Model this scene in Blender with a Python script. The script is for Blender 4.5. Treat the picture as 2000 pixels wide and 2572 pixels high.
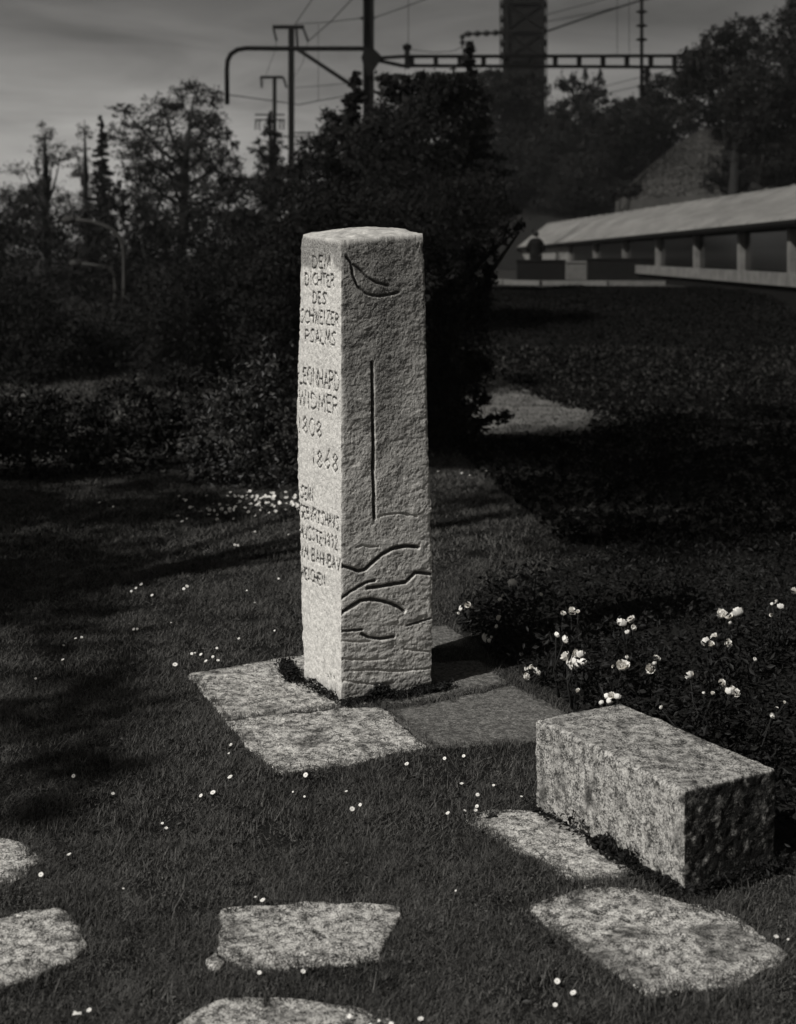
import bpy, math, random
import numpy as np
from mathutils import Vector, Matrix

for o in list(bpy.data.objects):
    bpy.data.objects.remove(o)
S = bpy.context.scene
COL = S.collection
R = math.radians

# ------------------------------------------------------------------ camera, sky, sun, exposure
EYE, F_PX, CX, HZ = 2.1, 3650.0, 1000.0, 640.0        # eye height, focal length and horizon of the photograph
cam_d = bpy.data.cameras.new("camera")
cam = bpy.data.objects.new("camera", cam_d)
COL.objects.link(cam)
cam.location = (0, 0, EYE)
cam.rotation_euler = (R(90), 0, 0)
cam_d.sensor_fit = 'AUTO'
cam_d.sensor_width = 36
cam_d.lens = F_PX / 2572 * 36
cam_d.shift_y = -(1286 - HZ) / 2572
cam_d.clip_end = 3000
cam_d.dof.use_dof = True
cam_d.dof.focus_distance = 6.2
cam_d.dof.aperture_fstop = 3.0
S.camera = cam

SUN_AZ = math.atan2(-0.753, -0.6585)       # direction towards the sun, clockwise from +Y
SUN_EL = R(42)
world = bpy.data.worlds.new("World")
S.world = world
world.use_nodes = True
wn, wl = world.node_tree.nodes, world.node_tree.links
wn.clear()
w_out = wn.new('ShaderNodeOutputWorld')
w_bg = wn.new('ShaderNodeBackground')
w_sky = wn.new('ShaderNodeTexSky')
w_sky.sky_type = 'NISHITA'
w_sky.sun_disc = False
w_sky.sun_elevation = SUN_EL
w_sky.sun_rotation = SUN_AZ
w_sky.dust_density = 2.0
w_bw = wn.new('ShaderNodeRGBToBW')                      # monochrome film
wl.new(w_sky.outputs[0], w_bw.inputs[0])
w_tc = wn.new('ShaderNodeTexCoord')
w_mp = wn.new('ShaderNodeMapping')
w_mp.inputs['Scale'].default_value = (2.4, 2.4, 12.0)
w_mp.inputs['Rotation'].default_value = (0, R(6), 0)
wl.new(w_tc.outputs['Generated'], w_mp.inputs[0])
w_nz = wn.new('ShaderNodeTexNoise')
w_nz.inputs['Scale'].default_value = 2.2
w_nz.inputs['Detail'].default_value = 7
w_nz.inputs['Roughness'].default_value = 0.55
w_nz.inputs['Distortion'].default_value = 0.4
wl.new(w_mp.outputs[0], w_nz.inputs['Vector'])
w_mr = wn.new('ShaderNodeMapRange')
w_mr.inputs['From Min'].default_value = 0.3
w_mr.inputs['From Max'].default_value = 0.7
w_mr.inputs['To Min'].default_value = 0.62
w_mr.inputs['To Max'].default_value = 1.38
wl.new(w_nz.outputs['Fac'], w_mr.inputs['Value'])
w_mu = wn.new('ShaderNodeMath')
w_mu.operation = 'MULTIPLY'
w_sep = wn.new('ShaderNodeSeparateXYZ')                  # thinner, brighter haze low down towards the left
wl.new(w_tc.outputs['Generated'], w_sep.inputs[0])
w_lo = wn.new('ShaderNodeMapRange'); w_lo.interpolation_type = 'SMOOTHSTEP'
w_lo.inputs['From Min'].default_value = 0.20; w_lo.inputs['From Max'].default_value = 0.0
w_lo.inputs['To Min'].default_value = 0.0; w_lo.inputs['To Max'].default_value = 1.0
wl.new(w_sep.outputs['Z'], w_lo.inputs['Value'])
w_lf = wn.new('ShaderNodeMapRange'); w_lf.interpolation_type = 'SMOOTHSTEP'
w_lf.inputs['From Min'].default_value = 0.45; w_lf.inputs['From Max'].default_value = -0.45
w_lf.inputs['To Min'].default_value = 0.0; w_lf.inputs['To Max'].default_value = 1.0
wl.new(w_sep.outputs['X'], w_lf.inputs['Value'])
w_gl = wn.new('ShaderNodeMath'); w_gl.operation = 'MULTIPLY'
wl.new(w_lo.outputs[0], w_gl.inputs[0]); wl.new(w_lf.outputs[0], w_gl.inputs[1])
w_g2 = wn.new('ShaderNodeMath'); w_g2.operation = 'MULTIPLY_ADD'
wl.new(w_gl.outputs[0], w_g2.inputs[0]); w_g2.inputs[1].default_value = 2.1; w_g2.inputs[2].default_value = 0.56
w_g3 = wn.new('ShaderNodeMath'); w_g3.operation = 'MULTIPLY'
wl.new(w_bw.outputs[0], w_g3.inputs[0]); wl.new(w_g2.outputs[0], w_g3.inputs[1])
wl.new(w_g3.outputs[0], w_mu.inputs[0])
wl.new(w_mr.outputs[0], w_mu.inputs[1])
w_mx = wn.new('ShaderNodeVectorMath')
w_mx.operation = 'SCALE'
w_mx.inputs[0].default_value = (1.025, 1.0, 0.955)
wl.new(w_mu.outputs[0], w_mx.inputs['Scale'])
wl.new(w_mx.outputs[0], w_bg.inputs['Color'])
w_bg.inputs['Strength'].default_value = 0.05
wl.new(w_bg.outputs[0], w_out.inputs[0])

sun_d = bpy.data.lights.new("sun", 'SUN')
sun_d.energy = 4.0
sun_d.angle = R(0.6)
sun_d.color = (1.0, 0.985, 0.955)
sun = bpy.data.objects.new("sun", sun_d)
COL.objects.link(sun)
to_sun = Vector((math.sin(SUN_AZ) * math.cos(SUN_EL), math.cos(SUN_AZ) * math.cos(SUN_EL), math.sin(SUN_EL)))
sun.rotation_euler = to_sun.to_track_quat('Z', 'Y').to_euler()
sun.location = (-20, 6, 20)

HAZE = 0.0002
S.view_settings.view_transform = 'Standard'
S.view_settings.look = 'None'
S.view_settings.gamma = 1
S.view_settings.exposure = 0.0
S.view_settings.use_curve_mapping = False

# ------------------------------------------------------------------ helpers
def P(u, v, Y):
    """a point of the photograph at distance Y"""
    return np.array([(u - CX) / F_PX * Y, Y, EYE - (v - HZ) / F_PX * Y])

def G(u, v, z=0.0):
    """a point of the photograph lying on level z"""
    Y = (EYE - z) * F_PX / (v - HZ)
    return np.array([(u - CX) / F_PX * Y, Y, z])

def sstep(a, b, x):
    t = np.clip((x - a) / (b - a), 0, 1)
    return t * t * (3 - 2 * t)

def terrain(x, y):
    x = np.asarray(x, float); y = np.asarray(y, float)
    z = 1.2 * sstep(21, 33, y + 0.25 * np.minimum(x, 0)) * sstep(-14, -2, x)
    hill = (1.0 + 10.5 * sstep(-16, 2, x * 100 / np.maximum(y, 1)))
    z = z + hill * sstep(85, 140, y)
    z = z + 0.012 * np.sin(x * 1.7 + 1.3) * np.sin(y * 1.3) * sstep(8.5, 12, y)
    return z

def _hash(ix, iy, iz, seed):
    h = (ix.astype(np.int64) * 374761393 + iy.astype(np.int64) * 668265263 + iz.astype(np.int64) * 2147483647 + seed * 974711) & 0xFFFFFFFF
    h = ((h ^ (h >> 13)) * 1274126177) & 0xFFFFFFFF
    h = ((h ^ (h >> 16)) * 2246822519) & 0xFFFFFFFF
    return ((h ^ (h >> 15)) & 0xFFFFFF) / float(0xFFFFFF)

def vnoise(p, scale, seed=0):
    q = np.asarray(p, float) * scale
    i = np.floor(q); f = q - i; f = f * f * (3 - 2 * f)
    ix, iy, iz = i[:, 0], i[:, 1], i[:, 2]
    r = 0
    for dx in (0, 1):
        wx = f[:, 0] if dx else 1 - f[:, 0]
        for dy in (0, 1):
            wy = f[:, 1] if dy else 1 - f[:, 1]
            for dz in (0, 1):
                wz = f[:, 2] if dz else 1 - f[:, 2]
                r = r + wx * wy * wz * _hash(ix + dx, iy + dy, iz + dz, seed)
    return r * 2 - 1

def fbm(p, scale, octs=4, seed=0, gain=0.55):
    r, a, s = 0, 1.0, 0.0
    for k in range(octs):
        r = r + a * vnoise(p, scale * 2.03 ** k, seed + k * 17)
        s += a; a *= gain
    return r / s

def mesh_np(name, V, F, smooth=False):
    V = np.asarray(V, np.float32); F = np.asarray(F, np.int32)
    me = bpy.data.meshes.new(name)
    n, k = F.shape
    me.vertices.add(len(V)); me.vertices.foreach_set('co', V.ravel())
    me.loops.add(n * k); me.loops.foreach_set('vertex_index', F.ravel())
    me.polygons.add(n)
    me.polygons.foreach_set('loop_start', np.arange(0, n * k, k, dtype=np.int32))
    me.polygons.foreach_set('use_smooth', np.full(n, bool(smooth)))
    me.update(calc_edges=True)
    return me

def link(name, me, mat=None, parent=None, loc=None):
    o = bpy.data.objects.new(name, me)
    COL.objects.link(o)
    if mat is not None and me is not None and not me.materials:
        me.materials.append(mat)
    if parent is not None:
        o.parent = parent
    if loc is not None:
        o.location = loc
    return o

def tag(o, label=None, cat=None, group=None, kind=None):
    if label: o['label'] = label
    if cat: o['category'] = cat
    if group: o['group'] = group
    if kind: o['kind'] = kind
    return o

def root(name, label, cat, loc, group=None):
    o = link(name, None, loc=loc)
    o.empty_display_size = 0.2
    return tag(o, label, cat, group)

class MB:
    """collects shapes into one quad / triangle mesh"""
    def __init__(s): s.v = []; s.f = []
    def add(s, V, F):
        b = len(s.v)
        s.v += [tuple(map(float, p)) for p in V]
        s.f += [tuple(b + int(i) for i in f) for f in F]
        return s
    def box(s, a, b):
        x0, y0, z0 = a; x1, y1, z1 = b
        V = [(x0, y0, z0), (x1, y0, z0), (x1, y1, z0), (x0, y1, z0), (x0, y0, z1), (x1, y0, z1), (x1, y1, z1), (x0, y1, z1)]
        return s.add(V, [(0, 3, 2, 1), (4, 5, 6, 7), (0, 1, 5, 4), (1, 2, 6, 5), (2, 3, 7, 6), (3, 0, 4, 7)])
    def bar(s, p, q, w, h=None):
        p = Vector(p); q = Vector(q); h = h or w
        d = (q - p).normalized()
        up = Vector((0, 0, 1)) if abs(d.z) < 0.95 else Vector((0, 1, 0))
        x = d.cross(up).normalized(); y = x.cross(d)
        V = [c + x * sx * w / 2 + y * sy * h / 2 for c in (p, q) for sx, sy in ((-1, -1), (1, -1), (1, 1), (-1, 1))]
        return s.add(V, [(3, 2, 1, 0), (4, 5, 6, 7), (0, 1, 5, 4), (1, 2, 6, 5), (2, 3, 7, 6), (3, 0, 4, 7)])
    def tube(s, pts, rad, seg=8):
        pts = [Vector(p) for p in pts]
        if not hasattr(rad, '__len__'): rad = [rad] * len(pts)
        V = []; F = []
        up = None
        for i, p in enumerate(pts):
            d = (pts[min(i + 1, len(pts) - 1)] - pts[max(i - 1, 0)]).normalized()
            if up is None:
                up = Vector((0, 0, 1)) if abs(d.z) < 0.9 else Vector((1, 0, 0))
            x = d.cross(up).normalized(); up = x.cross(d).normalized()
            for k in range(seg):
                a = 2 * math.pi * k / seg
                V.append(p + (x * math.cos(a) + up * math.sin(a)) * rad[i])
        for i in range(len(pts) - 1):
            for k in range(seg):
                k2 = (k + 1) % seg
                F.append((i * seg + k, i * seg + k2, (i + 1) * seg + k2, (i + 1) * seg + k))
        F.append(tuple(range(seg))[::-1])
        F.append(tuple((len(pts) - 1) * seg + k for k in range(seg)))
        return s.add(V, F)
    def build(s, name, mat, parent=None, smooth=False):
        me = bpy.data.meshes.new(name)
        me.from_pydata(s.v, [], s.f); me.update()
        if smooth:
            me.polygons.foreach_set('use_smooth', np.full(len(me.polygons), True))
        return link(name, me, mat, parent)

# ------------------------------------------------------------------ materials (monochrome, faintly warm like the print)
def gcol(v, warm=1.0):
    return (v * (1 + 0.032 * warm), v, v * (1 - 0.06 * warm), 1)

def mat(name, dark, light, scale=8, detail=6, rough=0.85, lo=0.35, hi=0.65, bump=0.0, bscale=None, coord='Object',
        spec=0.3, island=0.0, fine=None, stretch=None, attr=None, grain=0.62):
    m = bpy.data.materials.new(name); m.use_nodes = True
    N, L = m.node_tree.nodes, m.node_tree.links
    b = N['Principled BSDF']
    b.inputs['Roughness'].default_value = rough
    b.inputs['Specular IOR Level'].default_value = spec
    tc = N.new('ShaderNodeTexCoord')
    src = tc.outputs[coord]
    if stretch:
        mp = N.new('ShaderNodeMapping'); mp.inputs['Scale'].default_value = stretch
        L.new(src, mp.inputs[0]); src = mp.outputs[0]
    nz = N.new('ShaderNodeTexNoise'); nz.inputs['Scale'].default_value = scale
    nz.inputs['Detail'].default_value = detail; nz.inputs['Roughness'].default_value = grain
    L.new(src, nz.inputs['Vector'])
    fac = nz.outputs['Fac']
    if fine:                                         # (scale, weight) second, finer grain
        n2 = N.new('ShaderNodeTexNoise'); n2.inputs['Scale'].default_value = fine[0]
        n2.inputs['Detail'].default_value = 5; n2.inputs['Roughness'].default_value = 0.7
        L.new(src, n2.inputs['Vector'])
        mm = N.new('ShaderNodeMix'); mm.inputs[0].default_value = fine[1]
        L.new(fac, mm.inputs[2]); L.new(n2.outputs['Fac'], mm.inputs[3]); fac = mm.outputs[0]
    if island:
        ge = N.new('ShaderNodeNewGeometry')
        ad = N.new('ShaderNodeMath'); ad.operation = 'MULTIPLY_ADD'
        L.new(ge.outputs['Random Per Island'], ad.inputs[0]); ad.inputs[1].default_value = island
        L.new(fac, ad.inputs[2])
        sb = N.new('ShaderNodeMath'); sb.operation = 'SUBTRACT'; sb.inputs[1].default_value = island / 2
        L.new(ad.outputs[0], sb.inputs[0]); fac = sb.outputs[0]
    rp = N.new('ShaderNodeValToRGB')
    rp.color_ramp.elements[0].position = lo; rp.color_ramp.elements[0].color = gcol(dark)
    rp.color_ramp.elements[1].position = hi; rp.color_ramp.elements[1].color = gcol(light)
    L.new(fac, rp.inputs[0])
    colr = rp.outputs[0]
    if attr:                                         # (attribute, albedo) stain with a shape of its own
        at = N.new('ShaderNodeAttribute'); at.attribute_name = attr[0]
        mc = N.new('ShaderNodeMix'); mc.data_type = 'RGBA'
        sf = at.outputs['Fac']
        if fine:                                     # the stain breaks up into grains at its edge
            mr = N.new('ShaderNodeMapRange'); mr.inputs['From Min'].default_value = .36; mr.inputs['From Max'].default_value = .62
            mr.inputs['To Min'].default_value = .25; mr.inputs['To Max'].default_value = 1.45
            L.new(n2.outputs['Fac'], mr.inputs['Value'])
            mt = N.new('ShaderNodeMath'); mt.operation = 'MULTIPLY'; mt.use_clamp = True
            L.new(sf, mt.inputs[0]); L.new(mr.outputs[0], mt.inputs[1]); sf = mt.outputs[0]
        L.new(sf, mc.inputs[0]); L.new(colr, mc.inputs[6])
        mc.inputs[7].default_value = gcol(attr[1])
        colr = mc.outputs[2]
    L.new(colr, b.inputs['Base Color'])
    if bump:
        bn = N.new('ShaderNodeTexNoise'); bn.inputs['Scale'].default_value = bscale or scale * 4
        bn.inputs['Detail'].default_value = 5
        L.new(src, bn.inputs['Vector'])
        bp = N.new('ShaderNodeBump'); bp.inputs['Strength'].default_value = bump; bp.inputs['Distance'].default_value = 0.01
        L.new(bn.outputs['Fac'], bp.inputs['Height']); L.new(bp.outputs[0], b.inputs['Normal'])
    return m

M = {}
M['lawn'] = mat('lawn_soil', 0.006, 0.018, 3, fine=(90, 0.5), bump=0.6, bscale=120, spec=0.1)
M['grass'] = mat('grass_blades', 0.016, 0.11, 2.0, lo=0.33, hi=0.72, island=0.5, rough=0.7, spec=0.12, fine=(11, .4))
M['pillar'] = mat('pillar_granite', 0.28, 0.68, 38, fine=(150, 0.55), lo=0.36, hi=0.60, bump=0.35, bscale=240, spec=0.2, attr=('stain', 0.085))
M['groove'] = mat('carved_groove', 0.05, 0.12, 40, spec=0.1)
M['letter'] = mat('carved_letter', 0.045, 0.11, 60, spec=0.1)  # dirt in the cuts, with the strokes' shadow added to the colour
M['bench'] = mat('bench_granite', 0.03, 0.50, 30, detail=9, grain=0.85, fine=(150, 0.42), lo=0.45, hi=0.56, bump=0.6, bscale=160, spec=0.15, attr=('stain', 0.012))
M['slab'] = mat('slab_granite', 0.03, 0.62, 26, detail=9, grain=0.85, fine=(160, 0.42), lo=0.45, hi=0.56, bump=0.6, bscale=150, spec=0.1, attr=('stain', 0.03))
M['slab_smooth_shade'] = mat('slab_smooth_shaded', 0.055, 0.30, 40, detail=9, grain=0.85, fine=(110, 0.3), lo=0.46, hi=0.63, bump=0.5, bscale=160, spec=0.12)  # smoother stone, with the pillar's shadow put into its darker colour
M['leaf_shade'] = mat('leaf_shade', 0.003, 0.007, 0.9, island=0.2, rough=0.8, spec=0.03)  # shade over lawn and slope put into the leaf colour
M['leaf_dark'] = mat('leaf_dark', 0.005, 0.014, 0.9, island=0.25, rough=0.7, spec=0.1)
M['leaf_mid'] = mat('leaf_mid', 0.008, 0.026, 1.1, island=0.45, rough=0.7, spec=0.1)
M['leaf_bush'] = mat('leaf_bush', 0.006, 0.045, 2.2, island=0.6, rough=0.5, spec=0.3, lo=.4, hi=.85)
M['leaf_rose'] = mat('leaf_rose', 0.004, 0.013, 4, island=0.5, rough=0.6, spec=0.15)
M['bark'] = mat('bark', 0.005, 0.012, 12, stretch=(1, 1, .2), bump=0.5)
M['soil'] = mat('soil', 0.008, 0.022, 14, fine=(60, .5), bump=0.8, bscale=60, spec=0.1)
M['gravel'] = mat('gravel', 0.03, 0.20, 1.6, fine=(40, .5), bump=0.5, bscale=60)
M['asphalt'] = mat('asphalt', 0.018, 0.03, 2, fine=(30, .4), bump=0.3, bscale=60, spec=0.05)
M['steel'] = mat('painted_steel', 0.004, 0.009, 6, rough=0.8, spec=0.05)
M['wire'] = mat('wire_metal', 0.006, 0.012, 6, rough=0.8, spec=0.05)
M['galv'] = mat('lamp_metal', 0.025, 0.04, 6, rough=0.7, spec=0.1)
M['petal'] = mat('petal_white', 0.62, 0.82, 30, rough=0.6)
M['heart'] = mat('flower_heart', 0.35, 0.5, 60)
M['roof'] = mat('roof_sheet', 0.09, 0.20, 1.2, fine=(9, .4), stretch=(1, .25, 1))
M['roof2'] = mat('roof_shingle', 0.014, 0.03, 1.5, fine=(12, .5))
M['weed'] = mat('weed_leaf', 0.015, 0.05, 3, island=.5, rough=.6, spec=.2)
M['bank'] = mat('bank_grass', 0.030, 0.065, .4, island=.15, fine=(4, .4), spec=0.05)
M['render'] = mat('wall_render', 0.12, 0.20, 1.5, fine=(12, .4))
M['frame'] = mat('frame_paint', 0.08, 0.14, 3)
M['glass'] = mat('dark_glass', 0.005, 0.009, 1, rough=0.15, spec=0.25)
M['darkwall'] = mat('dark_stone', 0.005, 0.012, 5, fine=(30, .5), bump=0.4, spec=0.05)
M['kerb'] = mat('kerb_stone', 0.06, 0.12, 4, fine=(30, .5))
M['cloth'] = mat('dark_cloth', 0.004, 0.009, 10, spec=0.05)
M['trouser'] = mat('trouser_cloth', 0.006, 0.012, 10, spec=0.05)
M['skin'] = mat('skin', 0.14, 0.2, 10, rough=0.6)
M['hair'] = mat('hair', 0.006, 0.015, 30, spec=0.1)
M['paper'] = mat('paper', 0.6, 0.8, 10)
M['porcelain'] = mat('insulator_glaze', 0.006, 0.012, 5, rough=0.5, spec=0.1)

# ------------------------------------------------------------------ the ground
def grid_sheet(xs, ys, zf):
    X, Y = np.meshgrid(xs, ys)
    V = np.stack([X.ravel(), Y.ravel(), zf(X.ravel(), Y.ravel())], 1)
    nx, ny = len(xs), len(ys)
    i = np.arange(nx * ny).reshape(ny, nx)
    F = np.stack([i[:-1, :-1], i[:-1, 1:], i[1:, 1:], i[1:, :-1]], -1).reshape(-1, 4)
    return V, F

xs = np.concatenate([-np.geomspace(400, 12, 26), np.linspace(-11.5, 11.5, 70), np.geomspace(12, 400, 26)])
ys = np.concatenate([[-60, -20, -5], np.linspace(0, 40, 110), np.geomspace(41, 900, 60)])
V, F = grid_sheet(xs, ys, terrain)
tag(link('ground', mesh_np('ground', V, F, True), M['lawn']), kind='structure')

def sheet_poly(name, pts, mat_, dz, kind='structure', thick=None):
    """a ground sheet cut to an outline, following the terrain"""
    pts = np.asarray(pts, float)[:, :2]
    c = pts.mean(0)
    per = []
    n = len(pts)
    for k in range(n):
        a, b = pts[k], pts[(k + 1) % n]
        m = max(2, int(np.linalg.norm(b - a) / 0.6))
        per += [a + (b - a) * t / m for t in range(m)]
    per = np.array(per); m = len(per)
    per = per + 0.08 * np.stack([vnoise(np.c_[per, np.zeros(m)], 1.7, 3), vnoise(np.c_[per, np.zeros(m)], 1.7, 4)], 1)
    V = []; F = []
    RN = 9
    for r in range(RN):
        V.append(per + (c - per) * (r / RN))
    V = np.concatenate(V + [c[None]])
    Z = terrain(V[:, 0], V[:, 1]) + dz
    V = np.c_[V, Z]
    fs = []
    for r in range(RN - 1):
        for k in range(m):
            fs.append((r * m + k, r * m + (k + 1) % m, (r + 1) * m + (k + 1) % m, (r + 1) * m + k))
    me = bpy.data.meshes.new(name)
    fs += [((RN - 1) * m + k, (RN - 1) * m + (k + 1) % m, RN * m) for k in range(m)]
    me.from_pydata([tuple(p) for p in V], [], fs); me.update()
    return tag(link(name, me, mat_), kind=kind)

sheet_poly('gravel_path', [(0.4, 16.9), (2.0, 16.7), (2.7, 17.5), (2.9, 18.6), (2.4, 20.2), (1.6, 23.6), (0.6, 22.2)], M['gravel'], 0.02)
sheet_poly('road', [(2.6, 38.5), (8.0, 38.5), (8.0, 60), (7.9, 84), (4.2, 84), (3.0, 60)], M['asphalt'], 0.02)
BED = np.array([G(1132, 1570)[:2], G(1204, 1620)[:2], G(1230, 1652)[:2], G(1428, 1780)[:2], (.905, 5.75), (1.335, 5.02), (2.2, 4.9), (3.0, 5.4), (4.6, 7.6), (4.2, 10.5), (1.8, 10.4), (0.5, 9.2)])
sheet_poly('flower_bed', BED, M['soil'], 0.006)

# thin haze over the whole place
hz_ = MB(); hz_.box((-402, -62, -1.2), (402, 902, 32))
hm = bpy.data.materials.new('haze'); hm.use_nodes = True
hn = hm.node_tree.nodes; hn.clear()
ho_ = hn.new('ShaderNodeOutputMaterial'); hv = hn.new('ShaderNodeVolumePrincipled')
hv.inputs['Color'].default_value = (.9, .9, .9, 1); hv.inputs['Density'].default_value = HAZE; hv.inputs['Anisotropy'].default_value = 0.0
hm.node_tree.links.new(hv.outputs[0], ho_.inputs['Volume'])
tag(hz_.build('haze', hm), kind='stuff')

# ------------------------------------------------------------------ foliage
rng = np.random.default_rng(7)

def leaf_quads(C, size, rs, jitter=0.45, flat=0.0):
    n = len(C)
    a = rs.normal(size=(n, 3)); a /= np.linalg.norm(a, axis=1)[:, None] + 1e-9
    b = rs.normal(size=(n, 3))
    if flat: b[:, 2] *= (1 - flat); a[:, 2] *= (1 - flat); a /= np.linalg.norm(a, axis=1)[:, None]
    b -= a * (a * b).sum(1)[:, None]; b /= np.linalg.norm(b, axis=1)[:, None] + 1e-9
    s = size * (1 + jitter * rs.uniform(-1, 1, n))[:, None]
    nrm = np.cross(a, b)
    V = np.stack([C - a * s, C + b * s * .42 + nrm * s * .12, C + a * s, C - b * s * .42 + nrm * s * .12], 1).reshape(-1, 3)
    Fq = np.arange(n * 4).reshape(n, 4)
    return V, Fq

def blob_points(c, r, n, sub, rs, squash=1.0):
    """leaf places: sub-clumps spread through an ellipsoid, uneven and with gaps"""
    k = max(4, sub)
    d = rs.normal(size=(k, 3)); d /= np.linalg.norm(d, axis=1)[:, None]
    rad = rs.uniform(0.25, 1.0, k) ** 0.55
    cc = np.asarray(c) + d * rad[:, None] * np.asarray(r)
    w = rs.uniform(0.4, 1.6, k); w /= w.sum()
    idx = rs.choice(k, n, p=w)
    sr = np.asarray(r) * rs.uniform(0.14, 0.30, k)[idx][:, None]
    return cc[idx] + rs.normal(size=(n, 3)) * sr * np.array([1, 1, .8]) * 0.75, cc

def tree(name, label, Y, blobs, leaf, dens, matl, trunk_u=None, cat='tree', group=None, sub=16, dy=None, twigs=True):
    leaf = leaf * .72; dens = dens * 1.15
    """blobs: (u, v, half width, half height in the photograph, [density]) set at distance Y with real depth"""
    rs = np.random.default_rng(int(Y * 100) + len(blobs) * 7 + int(blobs[0][0]))
    k = Y / F_PX
    us = [b[0] for b in blobs]
    tu = trunk_u if trunk_u is not None else sum(us) / len(us)
    bx, by = (tu - CX) * k, Y
    bz = float(terrain(bx, by))
    rt = root(name, label, cat, (bx, by, bz), group)
    base = np.array([bx, by, bz])
    pts = []; br = MB()
    top = max(blobs, key=lambda b: -b[1])
    low = max(b[1] + b[3] * .3 for b in blobs)
    lowz = EYE - (low - HZ) * k
    topz = EYE - (top[1] - HZ) * k
    H = max(topz - bz, 0.3)
    tp = [np.array([0, 0, -0.05]), np.array([0.02 * H, 0, H * .35]), np.array([((top[0] - tu) * k) * .5, 0, H * .7]), np.array([(top[0] - tu) * k, 0, H * 0.98])]
    r0 = 0.022 * H + 0.02
    br.tube(tp, [r0 * 1.2, r0, r0 * .6, r0 * .15], 7)
    for (u, v, ru, rv, *dn) in blobs:
        d = dn[0] if dn else 1.0
        depth_off = rs.uniform(-.5, .5) * ru * k * (dy if dy is not None else 1.0)
        c = P(u, v, Y) + np.array([0, depth_off, 0])
        rr = np.array([ru * k, (ru + rv) * .5 * k, rv * k])
        area = ru * rv * math.pi
        n = int(max(60, dens * d * area * (k * k) / (leaf * leaf)))
        p, cc = blob_points(c, rr, n, int(sub * (0.6 + area / 9000)), rs)
        pts.append(p)
        cl = c - base
        if twigs:
            zf = max(0.15, min(0.9, cl[2] / H * .7))
            st = np.array([tp[1][0] * zf, 0, H * zf])
            br.tube([st, st * .5 + cl * .5 + np.array([0, 0, -.03 * H]), cl], [r0 * .45, r0 * .28, r0 * .1], 5)
            for q in cc[:6]:
                ql = q - base
                br.tube([cl, (cl + ql) * .5 + rs.normal(size=3) * .02 * H, ql], [r0 * .14, r0 * .1, r0 * .05], 4)
    pts = np.concatenate(pts) - base
    pts = pts[pts[:, 2] > 0.02]
    V, F = leaf_quads(pts, leaf, rs)
    link('crown' if cat == 'tree' else 'foliage', mesh_np(name + '_crown', V, F), M[matl], rt)
    br.build('trunk' if cat == 'tree' else 'stem', M['bark'], rt, True)
    return rt

def conifer(name, label, Y, u, vtop, vbot, half, leaf, n, matl='leaf_dark', power=0.85, group=None):
    rs = np.random.default_rng(int(u * 3 + Y))
    k = Y / F_PX
    bx = (u - CX) * k; bz = float(terrain(bx, Y))
    rt = root(name, label, 'tree', (bx, Y, bz), group)
    zt = EYE - (vtop - HZ) * k - bz; zb = max(EYE - (vbot - HZ) * k - bz, 0.15)
    Rm = half * k
    br = MB(); br.tube([(0, 0, -.05), (0, 0, zt * .6), (0, 0, zt * .97)], [Rm * .09 + .03, Rm * .05 + .02, .01], 7)
    pts = []
    lev = 18; leaf = leaf * .8; n = int(n * 1.9)
    for i in range(lev):
        t = (i + .6) / lev
        z0_ = zt - (zt - zb) * t
        rr = Rm * t ** power
        nb = 6 + int(5 * t)
        for j in range(nb):
            a = rs.uniform(0, 6.283); ln = rr * rs.uniform(.55, 1.2); z = z0_ + (zt - zb) / lev * rs.uniform(-1.0, 1.0)
            m = int(n * t ** power / lev / nb * 1.7) + 8
            s = rs.uniform(0.05, 1, m) ** .7
            w = 0.16 * ln * (1.15 - s)
            q = np.stack([np.cos(a) * ln * s, np.sin(a) * ln * s, z - 0.22 * ln * s + .08 * ln * s * s], 1) + rs.normal(size=(m, 3)) * (w[:, None] + .02 * Rm) * np.array([1, 1, .6])
            pts.append(q)
            br.tube([(0, 0, z), (np.cos(a) * ln * .9, np.sin(a) * ln * .9, z - .15 * ln)], [.012 * Rm + .008, .004], 4)
    m = max(20, n // 60)
    pts.append(np.c_[rs.normal(size=(m, 2)) * .03 * Rm, rs.uniform(zt * .86, zt, m)])
    V, F = leaf_quads(np.concatenate(pts), leaf, rs)
    link('crown', mesh_np(name + '_crown', V, F), M[matl], rt)
    br.build('trunk', M['bark'], rt, True)
    return rt

# trees against the sky on the left
tree('broadleaf_tree', 'airy tree at the left edge with thin upper branches and a bare looking top', 62,
     [(112, 335, 38, 26, .6), (62, 425, 50, 22, .5), (128, 385, 46, 34, .5), (114, 430, 20, 80, 1.6), (150, 400, 40, 20, .4), (60, 500, 60, 50, 1.2), (112, 520, 80, 60, 1.4), (0, 540, 60, 70, 1.3)],
     .085, 1.5, 'leaf_mid', 114)
tree('broadleaf_tree', 'slim airy tree second from the left with small tufts at its top', 66,
     [(213, 330, 30, 24, .6), (190, 390, 44, 36, .45), (218, 440, 44, 46, .7), (205, 520, 60, 60, 1.2)], .085, 1.5, 'leaf_mid', 214)
conifer('ivy_clad_tree', 'dark narrow ivy-clad stem tree rising to a spike left of the big tree', 63, 256, 300, 620, 46, .10, 4200, power=.6)
tree('broadleaf_tree', 'big spreading tree with broad dense crown left of the railway masts', 58,
     [(487, 232, 66, 34), (410, 262, 55, 40), (318, 278, 42, 24, .8), (300, 335, 34, 40, .7), (380, 330, 60, 44), (470, 320, 100, 58), (548, 250, 24, 26, .8), (535, 320, 42, 48), (430, 410, 140, 70, 1.3), (352, 420, 40, 70, 1.2), (592, 362, 18, 12, .7), (550, 410, 60, 60, 1.2), (600, 460, 50, 40, 1.2), (480, 500, 170, 70, 1.4)],
     .10, 1.9, 'leaf_mid', 450, sub=18)
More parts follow.
